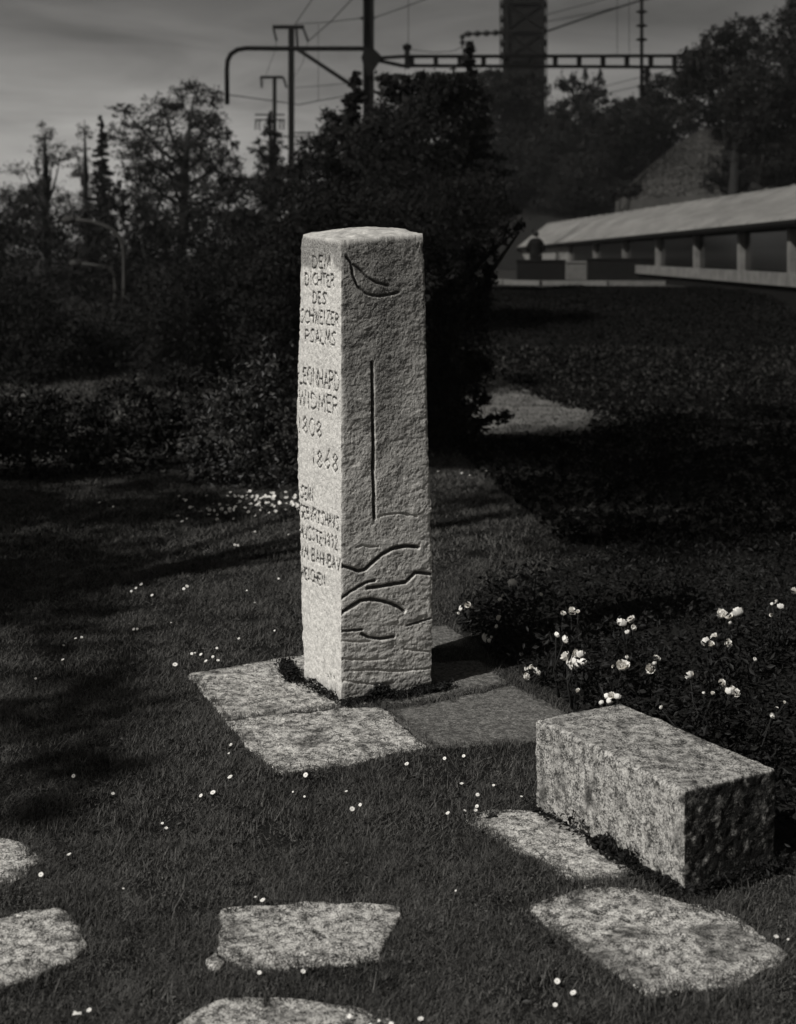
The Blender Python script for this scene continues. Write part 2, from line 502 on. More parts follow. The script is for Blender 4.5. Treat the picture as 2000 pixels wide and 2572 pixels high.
tree('dark_round_tree', 'dark full tree below the airy trees at the left edge', 48,
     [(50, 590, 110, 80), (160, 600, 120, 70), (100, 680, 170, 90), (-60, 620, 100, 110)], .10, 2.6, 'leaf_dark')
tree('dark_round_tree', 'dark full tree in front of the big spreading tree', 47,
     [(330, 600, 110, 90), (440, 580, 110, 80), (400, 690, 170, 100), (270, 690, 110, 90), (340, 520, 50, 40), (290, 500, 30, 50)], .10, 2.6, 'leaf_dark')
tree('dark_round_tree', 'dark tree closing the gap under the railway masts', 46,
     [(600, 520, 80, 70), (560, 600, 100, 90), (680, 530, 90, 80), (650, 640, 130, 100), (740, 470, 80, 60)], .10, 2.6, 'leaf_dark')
# around the masts
tree('bushy_conifer', 'lumpy conifer with a thin spike in front of the third mast', 57,
     [(678, 300, 8, 30, 1.6), (680, 350, 26, 32, 1.3), (655, 375, 26, 22, 1.2), (700, 380, 28, 30, 1.2), (672, 425, 42, 34, 1.4), (690, 470, 60, 40, 1.4)], .085, 2.4, 'leaf_dark', 682)
tree('pale_airy_tree', 'pale airy little tree right of the second mast', 92,
     [(822, 318, 30, 24), (850, 350, 34, 40), (800, 370, 40, 34), (780, 420, 50, 40)], .12, 1.3, 'leaf_mid', 822)
conifer('slim_conifer', 'slim dark conifer spire just left of the main mast', 37, 893, 178, 520, 56, .075, 5000, power=.42)
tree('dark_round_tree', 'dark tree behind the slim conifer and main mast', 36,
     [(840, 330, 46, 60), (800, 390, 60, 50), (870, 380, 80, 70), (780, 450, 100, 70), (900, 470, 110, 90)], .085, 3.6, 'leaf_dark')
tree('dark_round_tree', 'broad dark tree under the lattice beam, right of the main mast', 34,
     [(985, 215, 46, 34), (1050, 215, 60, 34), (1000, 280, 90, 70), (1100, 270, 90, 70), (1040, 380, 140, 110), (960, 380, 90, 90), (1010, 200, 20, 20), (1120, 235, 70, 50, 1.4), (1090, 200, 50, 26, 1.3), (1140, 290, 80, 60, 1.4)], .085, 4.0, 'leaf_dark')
conifer('pyramid_conifer', 'dark conifer with a pyramid top under the insulator string', 36, 1180, 108, 520, 125, .085, 9000, power=.95)
tree('dark_round_tree', 'dark tree at the foot of the thick lattice tower', 109,
     [(1290, 245, 80, 40), (1260, 300, 90, 70), (1340, 330, 90, 70), (1280, 420, 150, 100), (1400, 420, 110, 90), (1180, 430, 120, 90), (1330, 520, 170, 50), (1240, 215, 70, 40, 1.4), (1330, 215, 50, 34, 1.4), (1290, 205, 60, 30, 1.4)], .20, 4.5, 'leaf_dark')
tree('twiggy_tree', 'dark tree with upright twigs poking above its crown between two sky gaps', 106,
     [(1440, 235, 44, 40), (1490, 235, 40, 36), (1415, 205, 8, 24, .5), (1440, 195, 7, 24, .5), (1470, 190, 9, 26, .6), (1508, 195, 8, 26, .6), (1460, 310, 90, 60, 1.3), (1500, 380, 110, 80, 1.4), (1400, 310, 40, 50, 1.2), (1450, 470, 140, 60, 1.3), (1540, 420, 90, 70, 1.2), (1380, 400, 80, 80, 1.2), (1560, 310, 50, 50, 1.1)], .20, 4.2, 'leaf_dark')
conifer('slim_conifer', 'small dark conifer under the hanging pole, right of the twiggy tree', 98, 1625, 168, 460, 75, .18, 4500, power=.8)
tree('dark_round_tree', 'dark tree under the right end of the lattice beam', 96,
     [(1680, 225, 54, 40), (1590, 280, 60, 44), (1640, 300, 90, 60), (1560, 345, 80, 60), (1500, 450, 130, 70), (1620, 390, 60, 40), (1600, 380, 90, 50), (1700, 300, 60, 60)], .18, 4.5, 'leaf_dark')
tree('tall_dark_tree', 'tall dark tree hiding the right end of the lattice beam', 69,
     [(1760, 170, 56, 60), (1810, 120, 50, 60), (1870, 110, 50, 60), (1790, 240, 90, 80, 1.2), (1880, 220, 80, 90, 1.2), (1780, 120, 18, 36, .8), (1830, 75, 16, 30, .8), (1880, 60, 16, 30, .8), (1860, 330, 60, 70, 1.2), (1890, 320, 80, 80, 1.2), (1920, 410, 90, 50, 1.3), (1830, 290, 50, 50, 1.2), (1720, 210, 40, 50)], .14, 4.5, 'leaf_dark')
tree('tall_dark_tree', 'tall tree reaching the upper right corner of the picture', 66,
     [(1950, 90, 60, 60, .8), (1990, 20, 50, 50, .6), (2060, 60, 80, 120), (1960, 200, 80, 100, 1.2), (1950, 320, 90, 90, 1.2), (2050, 300, 90, 150, 1.2), (1960, 420, 100, 60, 1.2), (1970, 420, 100, 60, 1.3), (2060, 420, 90, 70, 1.3), (1900, 260, 80, 100, 1.2)], .14, 3.6, 'leaf_dark')
tree('dark_shrub', 'dark shrubs strip just above the pale roof on the wooded slope', 100,
     [(1420, 500, 90, 34), (1520, 492, 90, 34), (1620, 478, 80, 34), (1700, 468, 70, 30), (1790, 458, 70, 30)], .20, 3.4, 'leaf_dark', cat='shrub')
# dark middle layer
mid = [
    ('dark wide shrub behind the lawn at the far left edge', 24, [(40, 800, 130, 110), (-60, 860, 120, 140), (120, 880, 130, 100), (60, 960, 140, 80)]),
    ('dark wide shrub under the two street lamps', 25, [(300, 830, 150, 90), (220, 890, 130, 90), (380, 900, 120, 100), (290, 960, 160, 80)]),
    ('dark tall shrub left of the pillar, behind the leafy bush', 23, [(480, 780, 130, 140), (560, 720, 110, 130), (600, 850, 130, 130), (470, 920, 120, 110)]),
    ('dark tall evergreen directly behind the upper pillar', 21, [(760, 620, 130, 130), (700, 730, 130, 130), (850, 600, 120, 150), (820, 780, 160, 150), (940, 640, 110, 170), (760, 900, 160, 120)]),
    ('dark evergreen filling the gap behind the pillar top on its right', 27, [(1060, 560, 130, 110), (1180, 520, 120, 90), (1000, 500, 120, 90), (1120, 620, 110, 70), (1240, 530, 60, 44)]),
]
for lab, Y, bl in mid:
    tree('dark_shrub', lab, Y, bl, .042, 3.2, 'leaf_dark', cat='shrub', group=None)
tree('dark_shrub', 'dark yew-like shrub at the pillar right side with branch tips over the pale path', 15.5,
     [(1060, 720, 110, 150), (1140, 880, 120, 130), (1060, 1000, 120, 130), (1150, 1040, 80, 60), (1190, 720, 50, 90), (1225, 640, 28, 50, .8), (1275, 583, 26, 14, 1.0), (1305, 570, 14, 12, .9), (1250, 610, 24, 20, .8), (1200, 940, 40, 60), (1215, 1000, 24, 26), (1248, 1052, 32, 16, 1.1), (1205, 1070, 40, 18, 1.1), (1275, 1040, 14, 12, 1.0), (1090, 1100, 130, 60), (1235, 700, 30, 30)],
     .036, 3.0, 'leaf_dark', 1080, cat='shrub')
tree('leafy_bush', 'leafy bush with pale shiny leaves at the lawn edge left of the pillar', 13.2,
     [(610, 1000, 100, 90), (690, 920, 70, 80), (700, 1060, 80, 120), (560, 1090, 100, 100), (640, 1170, 150, 60), (520, 1160, 70, 60), (710, 850, 24, 40, .6)],
     .036, 2.2, 'leaf_bush', 640, cat='bush', sub=26)
tree('dark_shrub', 'low dark shrub at the far left end of the lawn', 13.6,
     [(60, 1050, 130, 90), (180, 1080, 120, 80), (100, 1150, 160, 70), (-60, 1080, 120, 110)], .04, 2.6, 'leaf_dark', cat='shrub')
tree('dark_shrub', 'low dark shrub between the leafy bush and the far left shrub', 14.2,
     [(330, 1030, 110, 90), (400, 1080, 90, 80), (320, 1140, 150, 60), (460, 1000, 70, 80)], .04, 2.6, 'leaf_dark', cat='shrub')
# unseen trees added outside the left edge to darken the lawn with shade
rs = np.random.default_rng(99)
def shade_tree(loc, blobs, label):
    rt = root('garden_tree', label, 'tree', loc)
    pts = []; br = MB(); H = max(b[2] for b in blobs)
    br.tube([(0, 0, -.05), (.1, 0, H * .5), (0, .1, H)], [.16, .11, .03], 8)
    for (x, y, z, r) in blobs:
        p, cc = blob_points((x, y, z), (r, r, r * .7), int(900 * r * r), 18, rs); pts.append(p)
        br.tube([(0.05, 0, H * .45), (x, y, z)], [.06, .02], 5)
    V, F = leaf_quads(np.concatenate(pts), .09, rs)
    link('crown', mesh_np('garden_tree_crown', V, F), M['leaf_mid'], rt)
    br.build('trunk', M['bark'], rt, True)
shade_tree((-10.6, 3.3, 0), [(0, 0, 8.1, 1.9), (-.8, 1.4, 7.6, 1.5), (1.0, 1.6, 8.4, 1.4), (.6, -1.2, 7.2, 1.1), (-1.4, -.6, 7.3, 1.4), (.4, 3.0, 8.6, 1.5), (-.6, 3.6, 7.8, 1.4), (1.3, -2.3, 8.0, 1.15), (2.0, -3.6, 8.0, .8), (.3, -1.6, 8.2, 1.3)], 'unseen broad tree added beyond the left edge to shade the left lawn')
shade_tree((-6.6, 5.2, 0), [(0, -1.0, 10.8, 1.9), (.8, 1.8, 10.8, 2.3), (-.6, 3.2, 10.0, 1.9), (1.6, 3.8, 11.4, 2.2), (2.2, 1.6, 11.8, 1.6)], 'unseen tall tree added beyond the left edge to shade the far right lawn')

# ------------------------------------------------------------------ carved granite pillar
Fp = np.array([-0.266, 6.783]); dL = np.array([-0.4952, 0.8688]); dR = np.array([0.8688, 0.4952])
def on_left(u, v):
    a = (u - CX) / F_PX
    s = (Fp[0] - Fp[1] * a) / (-dL[0] + dL[1] * a)
    return s, EYE - (v - HZ) / F_PX * (Fp[1] + dL[1] * s)
def on_right(u, v):
    a = (u - CX) / F_PX
    s = (-Fp[0] + Fp[1] * a) / (dR[0] - dR[1] * a)
    return s, EYE - (v - HZ) / F_PX * (Fp[1] + dR[1] * s)

def arc(cx, cy, rx, ry, a0, a1, n=10):
    return [(cx + rx * math.cos(R(a0 + (a1 - a0) * i / n)), cy + ry * math.sin(R(a0 + (a1 - a0) * i / n))) for i in range(n + 1)]
FONT = {
    'D': [[(0, 0), (0, 1)], [(0, 1), (.5, .93), (.92, .7), (1, .45), (.85, .18), (.5, .02), (0, 0)]],
    'E': [[(0, 0), (0, 1)], [(0, 1), (1, 1)], [(0, .52), (.75, .52)], [(0, 0), (1, 0)]],
    'M': [[(0, 0), (.18, 1), (.5, .25), (.85, 1), (1, 0)]],
    'I': [[(.5, 0), (.5, 1)]],
    'C': [[(1, .92), (.6, 1), (.2, .8), (0, .5), (.2, .18), (.6, 0), (1, .08)]],
    'H': [[(0, 0), (0, 1)], [(1, 0), (1, 1)], [(0, .5), (1, .5)]],
    'T': [[(.5, 0), (.5, 1)], [(0, 1), (1, 1)]],
    'R': [[(0, 0), (0, 1), (.7, .96), (.95, .76), (.7, .56), (0, .5)], [(.35, .5), (1, 0)]],
    'S': [[(1, .95), (.5, 1), (.1, .8), (.45, .55), (.9, .28), (.6, .02), (0, .06)]],
    'W': [[(0, 1), (.25, 0), (.5, .8), (.75, 0), (1, 1)]],
    'Z': [[(0, 1), (1, 1), (0, 0), (1, 0)]],
    'P': [[(0, 0), (0, 1), (.7, .97), (1, .76), (.7, .52), (0, .46)]],
    'A': [[(0, 0), (.5, 1), (1, 0)], [(.2, .38), (.8, .38)]],
    'L': [[(0, 1), (0, 0), (1, 0)]],
    'N': [[(0, 0), (.05, 1), (.95, 0), (1, 1)]],
    'O': [arc(.5, .5, .5, .5, 0, 360, 14)],
    'G': [[(1, .9), (.6, 1), (.2, .8), (0, .5), (.2, .15), (.6, 0), (1, .1), (1, .42), (.6, .42)]],
    'B': [[(0, 0), (0, 1), (.7, .95), (.8, .74), (.6, .54), (0, .52)], [(.6, .54), (1, .28), (.7, .03), (0, 0)]],
    'V': [[(0, 1), (.5, 0), (1, 1)]],
    '1': [[(.5, 0), (.5, 1)]],
    '8': [[(.5, .52), (.1, .75), (.5, 1), (.9, .78), (.5, .52), (.05, .25), (.5, 0), (.95, .25), (.5, .52)]],
    '0': [arc(.5, .5, .5, .5, 0, 360, 14)],
    '6': [[(.85, 1), (.35, .6), (.05, .25), (.5, 0), (.95, .25), (.6, .5), (.15, .38)]],
    '9': [[(.9, .72), (.5, .5), (.1, .75), (.5, 1), (.9, .75), (.75, .35), (.4, 0)]],
    '2': [[(.05, .8), (.5, 1), (.92, .75), (.05, 0), (1, 0)]],
    '.': [[(.45, .45), (.55, .5)]],
}
WID = {'I': .35, '1': .4, 'M': 1.2, 'W': 1.3, ' ': .45, '.': .3, 'L': .8, 'E': .75}
LINES = [  # text, left u, right u, top v (left, right), bottom v (left, right)
    ('DEM', 784, 828, 644, 647, 673, 676), ('DICHTER', 767, 838, 684, 690, 715, 721), ('DES', 785, 818, 732, 735, 762, 765),
    ('SCHWEIZER', 754, 850, 776, 786, 809, 819), ('PSALMS', 766, 843, 824, 834, 857, 868),
    ('LEONHARD', 750, 850, 921, 936, 963, 981), ('WIDMER', 750, 848, 981, 1000, 1018, 1042),
    ('1808', 749, 807, 1047, 1058, 1084, 1101), ('1868', 785, 848, 1125, 1136, 1168, 1186),
    ('SEIN', 755, 785, 1221, 1228, 1251, 1259), ('GEBVRTSHAVS', 753, 850, 1266, 1300, 1297, 1332),
    ('MVSSTE.1892', 753, 847, 1317, 1349, 1348, 1382), ('VM BAHNBAV', 753, 853, 1369, 1404, 1397, 1434), ('WEICHEN', 753, 816, 1423, 1446, 1449, 1474),
]
carve_left = []      # (kind, polylines in face metres, half width, depth)
rl = random.Random(5)
for text, u0, u1, tl, tr, bl, br_ in LINES:
    ws = [WID.get(c, 1.0) for c in text]
    gap = 0.34
    tot = sum(ws) + gap * (len(ws) - 1)
    x = 0
    for c, w in zip(text, ws):
        if c != ' ':
            polys = []
            ho = rl.uniform(-.05, .05); he = rl.uniform(.92, 1.06)
            for st in FONT[c]:
                pl = []
                for (px, py) in st:
                    t = (x + px * w) / tot
                    py = py * he + ho
                    vt = tl + (tr - tl) * t; vb = bl + (br_ - bl) * t
                    pl.append(on_left(u0 + (u1 - u0) * t, vb + (vt - vb) * py))
                polys.append(pl)
            carve_left.append(('letter', polys, .0050, .0105))
        x += w + gap
for (u, v, s) in [(823, 1694, 6), (830, 1693, 7), (838, 1697, 8), (806, 1722, 8), (815, 1724, 8), (824, 1722, 12), (833, 1727, 14), (841, 1730, 12)]:
    pl = [on_left(u, v), on_left(u + rl.uniform(-1, 2), v + s)]
    carve_left.append(('mason_mark', [pl], .0035, .004))

def Z4(pts): return [on_right(700 + x / 3.31, 1160 + y / 3.31) for x, y in pts]
def Z3(pts): return [on_right(700 + x / 3.412, 540 + y / 3.412) for x, y in pts]
carve_right = [
    ('carved_crescent', [Z3([(585, 360), (625, 410), (640, 520), (680, 610), (760, 680), (860, 697), (960, 682), (1030, 660)]), Z3([(640, 425), (700, 470), (770, 540), (840, 580), (940, 605)])], .0075, .012),
    ('carved_staff', [Z3([(805, 1265), (808, 1600), (812, 1950), (815, 2184)]), Z4([(785, 0), (792, 250), (795, 380), (798, 470)])], .0085, .020),
    ('carved_wave', [Z4([(510, 862), (600, 885), (670, 910), (720, 895), (780, 840), (860, 770), (950, 720), (1060, 700), (1160, 708)])], .010, .016),
    ('carved_wave', [Z4([(740, 1050), (850, 1035), (960, 1015), (1060, 1000), (1100, 960), (1140, 920), (1200, 925), (1285, 937)])], .0095, .015),
    ('carved_wave', [Z4([(520, 1140), (600, 1080), (680, 1030), (740, 1000), (800, 985)])], .008, .012),
    ('carved_wave', [Z4([(518, 1265), (600, 1205), (680, 1155), (760, 1140), (850, 1155), (940, 1180), (1010, 1215), (1045, 1242)])], .010, .016),
    ('carved_wave', [Z4([(512, 1412), (600, 1405), (700, 1395)])], .007, .009),
    ('carved_wave', [Z4([(695, 1430), (750, 1460), (850, 1472), (960, 1455)])], .009, .012),
    ('carved_wave', [Z4([(1070, 1362), (1150, 1340), (1285, 1298)])], .006, .008),
]
faint = [Z4([(650, 715), (700, 695), (760, 710), (830, 705)]), Z4([(840, 455), (920, 435), (1020, 430), (1150, 455)]), Z4([(520, 1490), (640, 1500), (760, 1495)]),
         Z4([(530, 1640), (700, 1650), (900, 1640)]), Z4([(560, 1740), (760, 1730), (1000, 1745), (1250, 1720)]), Z4([(540, 1820), (760, 1850), (960, 1840)]), Z4([(1050, 1560), (1270, 1580)])]

def seg_dist(S_, Z_, poly):
    d = np.full(S_.shape, 9.0)
    for (a, b) in zip(poly[:-1], poly[1:]):
        ax, az = a; bx, bz = b
        m = (S_ > min(ax, bx) - .03) & (S_ < max(ax, bx) + .03) & (Z_ > min(az, bz) - .03) & (Z_ < max(az, bz) + .03)
        if not m.any(): continue
        s, z = S_[m], Z_[m]
        L2 = (bx - ax) ** 2 + (bz - az) ** 2 + 1e-12
        t = np.clip(((s - ax) * (bx - ax) + (z - az) * (bz - az)) / L2, 0, 1)
        d[m] = np.minimum(d[m], np.hypot(s - ax - t * (bx - ax), z - az - t * (bz - az)))
    return d

def interp(z, tab): return np.interp(z, [t[0] for t in tab], [t[1] for t in tab])
def zL(v, s=.43): return EYE - (v - HZ) / F_PX * (Fp[1] + dL[1] * s)
wL_tab = sorted((zL(v), on_left(u, v)[0]) for u, v in [(757, 590), (753, 720), (752, 800), (747, 950), (745, 1060), (748, 1200), (752, 1320), (756, 1500), (761, 1640), (764, 1705)])
wR_tab = sorted((on_right(u, v)[1], on_right(u, v)[0]) for u, v in [(1064, 592), (1069, 700), (1072, 800), (1074, 960), (1078, 1150), (1084, 1280), (1087, 1420), (1088, 1560), (1086, 1700), (1084, 1735)])

# perimeter: left face (back-left corner to front edge), right face, then the two hidden sides
nL, nR, nB = 158, 172, 26
per = [(1 - i / nL, 0) for i in range(nL)] + [(0, i / nR) for i in range(nR)] + [(i / nB, 1) for i in range(nB)] + [(1, 1 - i / nB) for i in range(nB)]
per = np.array(per); NP_ = len(per)
side = np.array([0] * nL + [1] * nR + [2] * nB + [3] * nB)
zrow = np.concatenate([[-.06], np.arange(0, 2.145, .0031)])
NR_ = len(zrow)
A = np.repeat(per[None], NR_, 0); Zg = np.repeat(zrow[:, None], NP_, 1)
TOPZ = lambda a, b: 2.165 + .040 * a + .036 * b + .03 * np.sin(np.clip(a, 0, 1) * 2.6) * np.sin(np.clip(b, 0, 1) * 2.6) - .02 * a * b
Zt = TOPZ(per[:, 0], per[:, 1])
Zg = Zg * (Zt[None] / 2.165)
wl_ = interp(Zg, wL_tab); wr_ = interp(Zg, wR_tab)
sL = A[..., 0] * wl_; sR = A[..., 1] * wr_
P2 = Fp + sL[..., None] * dL + sR[..., None] * dR
nrm = {0: -dR, 1: -dL, 2: dR, 3: dL}
N2 = np.array([nrm[s] for s in side])
# rounded arrises: blend the normals over ~12 mm
for cidx in (0, nL, nL + nR, nL + nR + nB):
    for off in range(-4, 5):
        k = (cidx + off) % NP_
        a = N2[(cidx - 6) % NP_]; b = N2[(cidx + 6) % NP_]
        t = (off + 4) / 8
        n = a * (1 - t) + b * t
        N2[k] = n / np.linalg.norm(n)
corner = np.zeros(NP_)
for cidx in (0, nL, nL + nR, nL + nR + nB):
    for off in range(-7, 8):
        corner[(cidx + off) % NP_] = max(corner[(cidx + off) % NP_], (1 - abs(off) / 7.5) ** 2)
pts3 = np.c_[P2.reshape(-1, 2), Zg.reshape(-1)]
sd = np.broadcast_to(side[None], Zg.shape).reshape(-1)
onr = sd != 0
n_med = fbm(pts3, 9, 2, 11)
n_pit = fbm(pts3, 70, 3, 21)
q = pts3 * np.array([1, 1, 1.0]); along = (pts3[:, :2] @ dR)
chis = fbm(np.c_[along * .55 + pts3[:, 2] * .25, pts3[:, 2] - along * .22, pts3[:, 0] * .2], 48, 3, 31)
low = sstep(.75, .15, pts3[:, 2])
rows = fbm(np.c_[along * .35, pts3[:, 2] * 1.6, pts3[:, 0] * .1], 26, 3, 41)
disp = .004 * n_med + np.where(onr, .0026 * chis + .0014 * n_pit + .0014 * fbm(pts3, 150, 2, 33) + low * .0040 * rows, .0031 * n_pit)
disp -= np.where((~onr), .006 * np.clip(fbm(pts3, 110, 2, 51) - .18, 0, 1), 0)
cr = np.broadcast_to(corner[None], Zg.shape).reshape(-1)
disp -= cr * (.004 + .007 * np.clip(fbm(pts3, 30, 3, 61), -.5, 1))
S0 = np.where(sd == 0, sL.reshape(-1), -1.0); S1 = np.where(sd == 1, sR.reshape(-1), -1.0); ZZ = pts3[:, 2]
gid = np.zeros(len(pts3), np.int32)
carv = []
wob = .0012 * vnoise(pts3, 120, 77)
for (Sx, lst) in ((S0, carve_left), (S1, carve_right)):
    for (kind, polys, hw, dp) in lst:
        d = np.full(len(pts3), 9.0)
        for pl in polys:
            d = np.minimum(d, seg_dist(Sx, ZZ, pl))
        d = d + wob
        g = np.clip(1 - d / (hw * 1.25), 0, 1)
        disp -= dp * g ** .8
        carv.append(kind)
        gid[d < hw * .72] = len(carv)
for pl in faint:
    d = seg_dist(S1, ZZ, pl) + wob * 2
    disp -= .006 * np.clip(1 - d / .008, 0, 1)
zf = pts3[:, 2]
disp -= .003 * sstep(2.15, 2.19, zf / 1.0) * (1 + .5 * n_med)
stain = np.where(onr, sstep(1.05, 1.95, zf + .35 * fbm(pts3, 5, 3, 71)) * .50 + .06, 0)
stain = stain + np.where(onr, 0, sstep(2.02, 2.12, zf + .10 * fbm(pts3, 16, 3, 73)) * .75)
stain = stain + .5 * sstep(.09, .0, zf + .03 * n_med) + np.clip(fbm(pts3, 22, 3, 75) - .12, 0, 1) * np.where(onr, 1.1, .25)
drip = np.exp(-((S1 - .24) / .07) ** 2) * sstep(.9, 1.5, zf) * .35
stain = np.clip(stain + np.where(S1 > 0, drip, 0) , 0, .92)
body = pts3 + np.c_[(N2[None] * np.ones((NR_, 1, 1))).reshape(-1, 2) * disp[:, None], np.zeros(len(pts3))]
# rough top: rings closing towards the middle
rings = 26
topV = []
last = body.reshape(NR_, NP_, 3)[-1]
for r in range(1, rings + 1):
    t = (.012, .03)[r - 1] if r < 3 else .03 + .97 * (r - 2) / (rings - 2)
    ab = per + (np.array([.5, .5]) - per) * t
    zt = TOPZ(ab[:, 0], ab[:, 1])
    base = last[:, :2] + ((Fp + .5 * .42 * dL + .5 * .45 * dR) - last[:, :2]) * t
    p3 = np.c_[base, zt]
    z = zt + .006 * fbm(p3, 26, 3, 81) + .008 * fbm(p3, 8, 2, 83) 
    topV.append(np.c_[base, z])
allV = np.concatenate([body] + topV)
stain_all = np.concatenate([stain] + [np.clip(.25 + .5 * fbm(t, 18, 3, 91), 0, .7) for t in topV])
gid_all = np.concatenate([gid, np.zeros(rings * NP_, np.int32)])
idx = np.arange(len(allV)).reshape(NR_ + rings, NP_)
nx_ = np.roll(idx, -1, 1)
Fq = np.stack([idx[:-1], nx_[:-1], nx_[1:], idx[1:]], -1).reshape(-1, 4)
fg = gid_all[Fq]
fid = np.where((fg > 0).sum(1) >= 2, fg.max(1), 0)
def submesh(name, faces):
    u_, inv = np.unique(faces, return_inverse=True)
    me = mesh_np(name, allV[u_], inv.reshape(-1, 4), True)
    at = me.attributes.new('stain', 'FLOAT', 'POINT')
    at.data.foreach_set('value', stain_all[u_].astype(np.float32))
    return me
pillar = link('stone_pillar', submesh('stone_pillar', Fq[fid == 0]), M['pillar'])
tag(pillar, 'tall square granite memorial pillar with carved inscription, moon and waves standing on the slabs', 'memorial')
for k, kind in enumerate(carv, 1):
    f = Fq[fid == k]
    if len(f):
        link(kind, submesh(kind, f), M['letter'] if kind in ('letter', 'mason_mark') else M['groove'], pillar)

# ------------------------------------------------------------------ granite bench and ground slabs
def ring_stone(name, corners, z0, z1, mat_, step, amp, edge, seed, wob_=0.0, rings=None, skirt=4, rnd=.02, dark_dir=None):
    """a rough stone block: resampled outline, displaced sides and top, worn arrises"""
    C = np.asarray(corners, float)
    n = len(C)
    out = []; nr = []
    cen = C.mean(0)
    for k in range(n):
        a, b = C[k], C[(k + 1) % n]
        m = max(3, int(np.linalg.norm(b - a) / step))
        d = (b - a) / np.linalg.norm(b - a); nn = np.array([d[1], -d[0]])
        if nn @ ((a + b) / 2 - cen) < 0: nn = -nn
        for t in range(m):
            out.append(a + (b - a) * t / m); nr.append(nn)
    out = np.array(out); nr = np.array(nr); m = len(out)
    for _ in range(3):
        nr = (np.roll(nr, 1, 0) + nr + np.roll(nr, -1, 0)); nr /= np.linalg.norm(nr, axis=1)[:, None]
    # round the plan corners
    rad = max(1, int(rnd / step))
    sm = out.copy()
    for _ in range(rad):
        sm = (np.roll(sm, 1, 0) + 2 * sm + np.roll(sm, -1, 0)) / 4
    out = sm
    if wob_:
        out = out + nr * (wob_ * fbm(np.c_[out, np.zeros(m)], 5, 4, seed + 5))[:, None]
    V = []
    H = z1 - z0
    for r in range(skirt + 1):
        t = r / skirt
        z = z0 + (H - edge) * t
        p = np.c_[out, np.full(m, z)]
        dsp = amp * (fbm(p, 55, 3, seed) + .8 * fbm(p, 14, 2, seed + 1))
        V.append(np.c_[out + nr * dsp[:, None], p[:, 2]])
    for (ins, up) in ((.3, .65), (1.0, 1.0)):
        p = np.c_[out, np.full(m, z1)]
        dsp = amp * fbm(p, 55, 3, seed) - edge * ins * np.clip(1 + 1.6 * fbm(p, 16, 3, seed + 3), .2, 3)
        V.append(np.c_[out + nr * dsp[:, None], np.full(m, z0 + H - edge + edge * up) + amp * .5 * fbm(p, 40, 2, seed + 4)])
    inner = V[-1][:, :2]
    span = np.linalg.norm(out - cen, axis=1).min()
    rings = rings or max(6, int(span / step))
    for r in range(1, rings + 1):
        t = r / rings
        b = inner + (cen - inner) * t
        p = np.c_[b, np.full(m, z1)]
        z = z1 + amp * (.9 * fbm(p, 60, 3, seed) + 1.3 * fbm(p, 11, 2, seed + 1))
        V.append(np.c_[b, z])
    R_ = len(V)
    V = np.concatenate(V)
    ix = np.arange(len(V)).reshape(R_, m); nx2 = np.roll(ix, -1, 1)
    Fs = np.stack([ix[:-1], nx2[:-1], nx2[1:], ix[1:]], -1).reshape(-1, 4)
    me_nv = V
    area2 = np.sum(out[:, 0] * np.roll(out[:, 1], -1) - np.roll(out[:, 0], -1) * out[:, 1])
    if area2 < 0: Fs = Fs[:, ::-1]
    me = mesh_np(name, V, Fs, True)
    if dark_dir is None:
        me.attributes.new('stain', 'FLOAT', 'POINT').data.foreach_set('value', np.clip(-.10 + 1.7 * fbm(V, 8.5, 5, seed + 9, .7), 0, .75).astype(np.float32))
    if dark_dir is not None:                          # darker over one end, unevenly
        w = np.concatenate([np.clip((nr @ dark_dir - .55) / .3, 0, 1)] * (skirt + 1) + [np.zeros(m)] * (R_ - skirt - 1))
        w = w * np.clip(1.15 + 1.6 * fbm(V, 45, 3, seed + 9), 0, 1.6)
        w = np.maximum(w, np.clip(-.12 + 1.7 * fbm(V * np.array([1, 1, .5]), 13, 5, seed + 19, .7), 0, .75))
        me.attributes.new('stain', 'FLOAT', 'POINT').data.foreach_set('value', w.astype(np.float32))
    return link(name, me, mat_)

bF = np.array([.9395, 4.776]); bl_, bw_ = .845, .41
bench = ring_stone('stone_bench', [bF, bF + dL * bl_, bF + dL * bl_ + dR * bw_, bF + dR * bw_], 0.012, .340, M['bench'], .006, .0046, .012, 301, skirt=54, rings=34, rnd=.012, dark_dir=-dL)
tag(bench, 'low block-shaped rough granite bench lying right of the pillar on the lawn', 'stone bench')

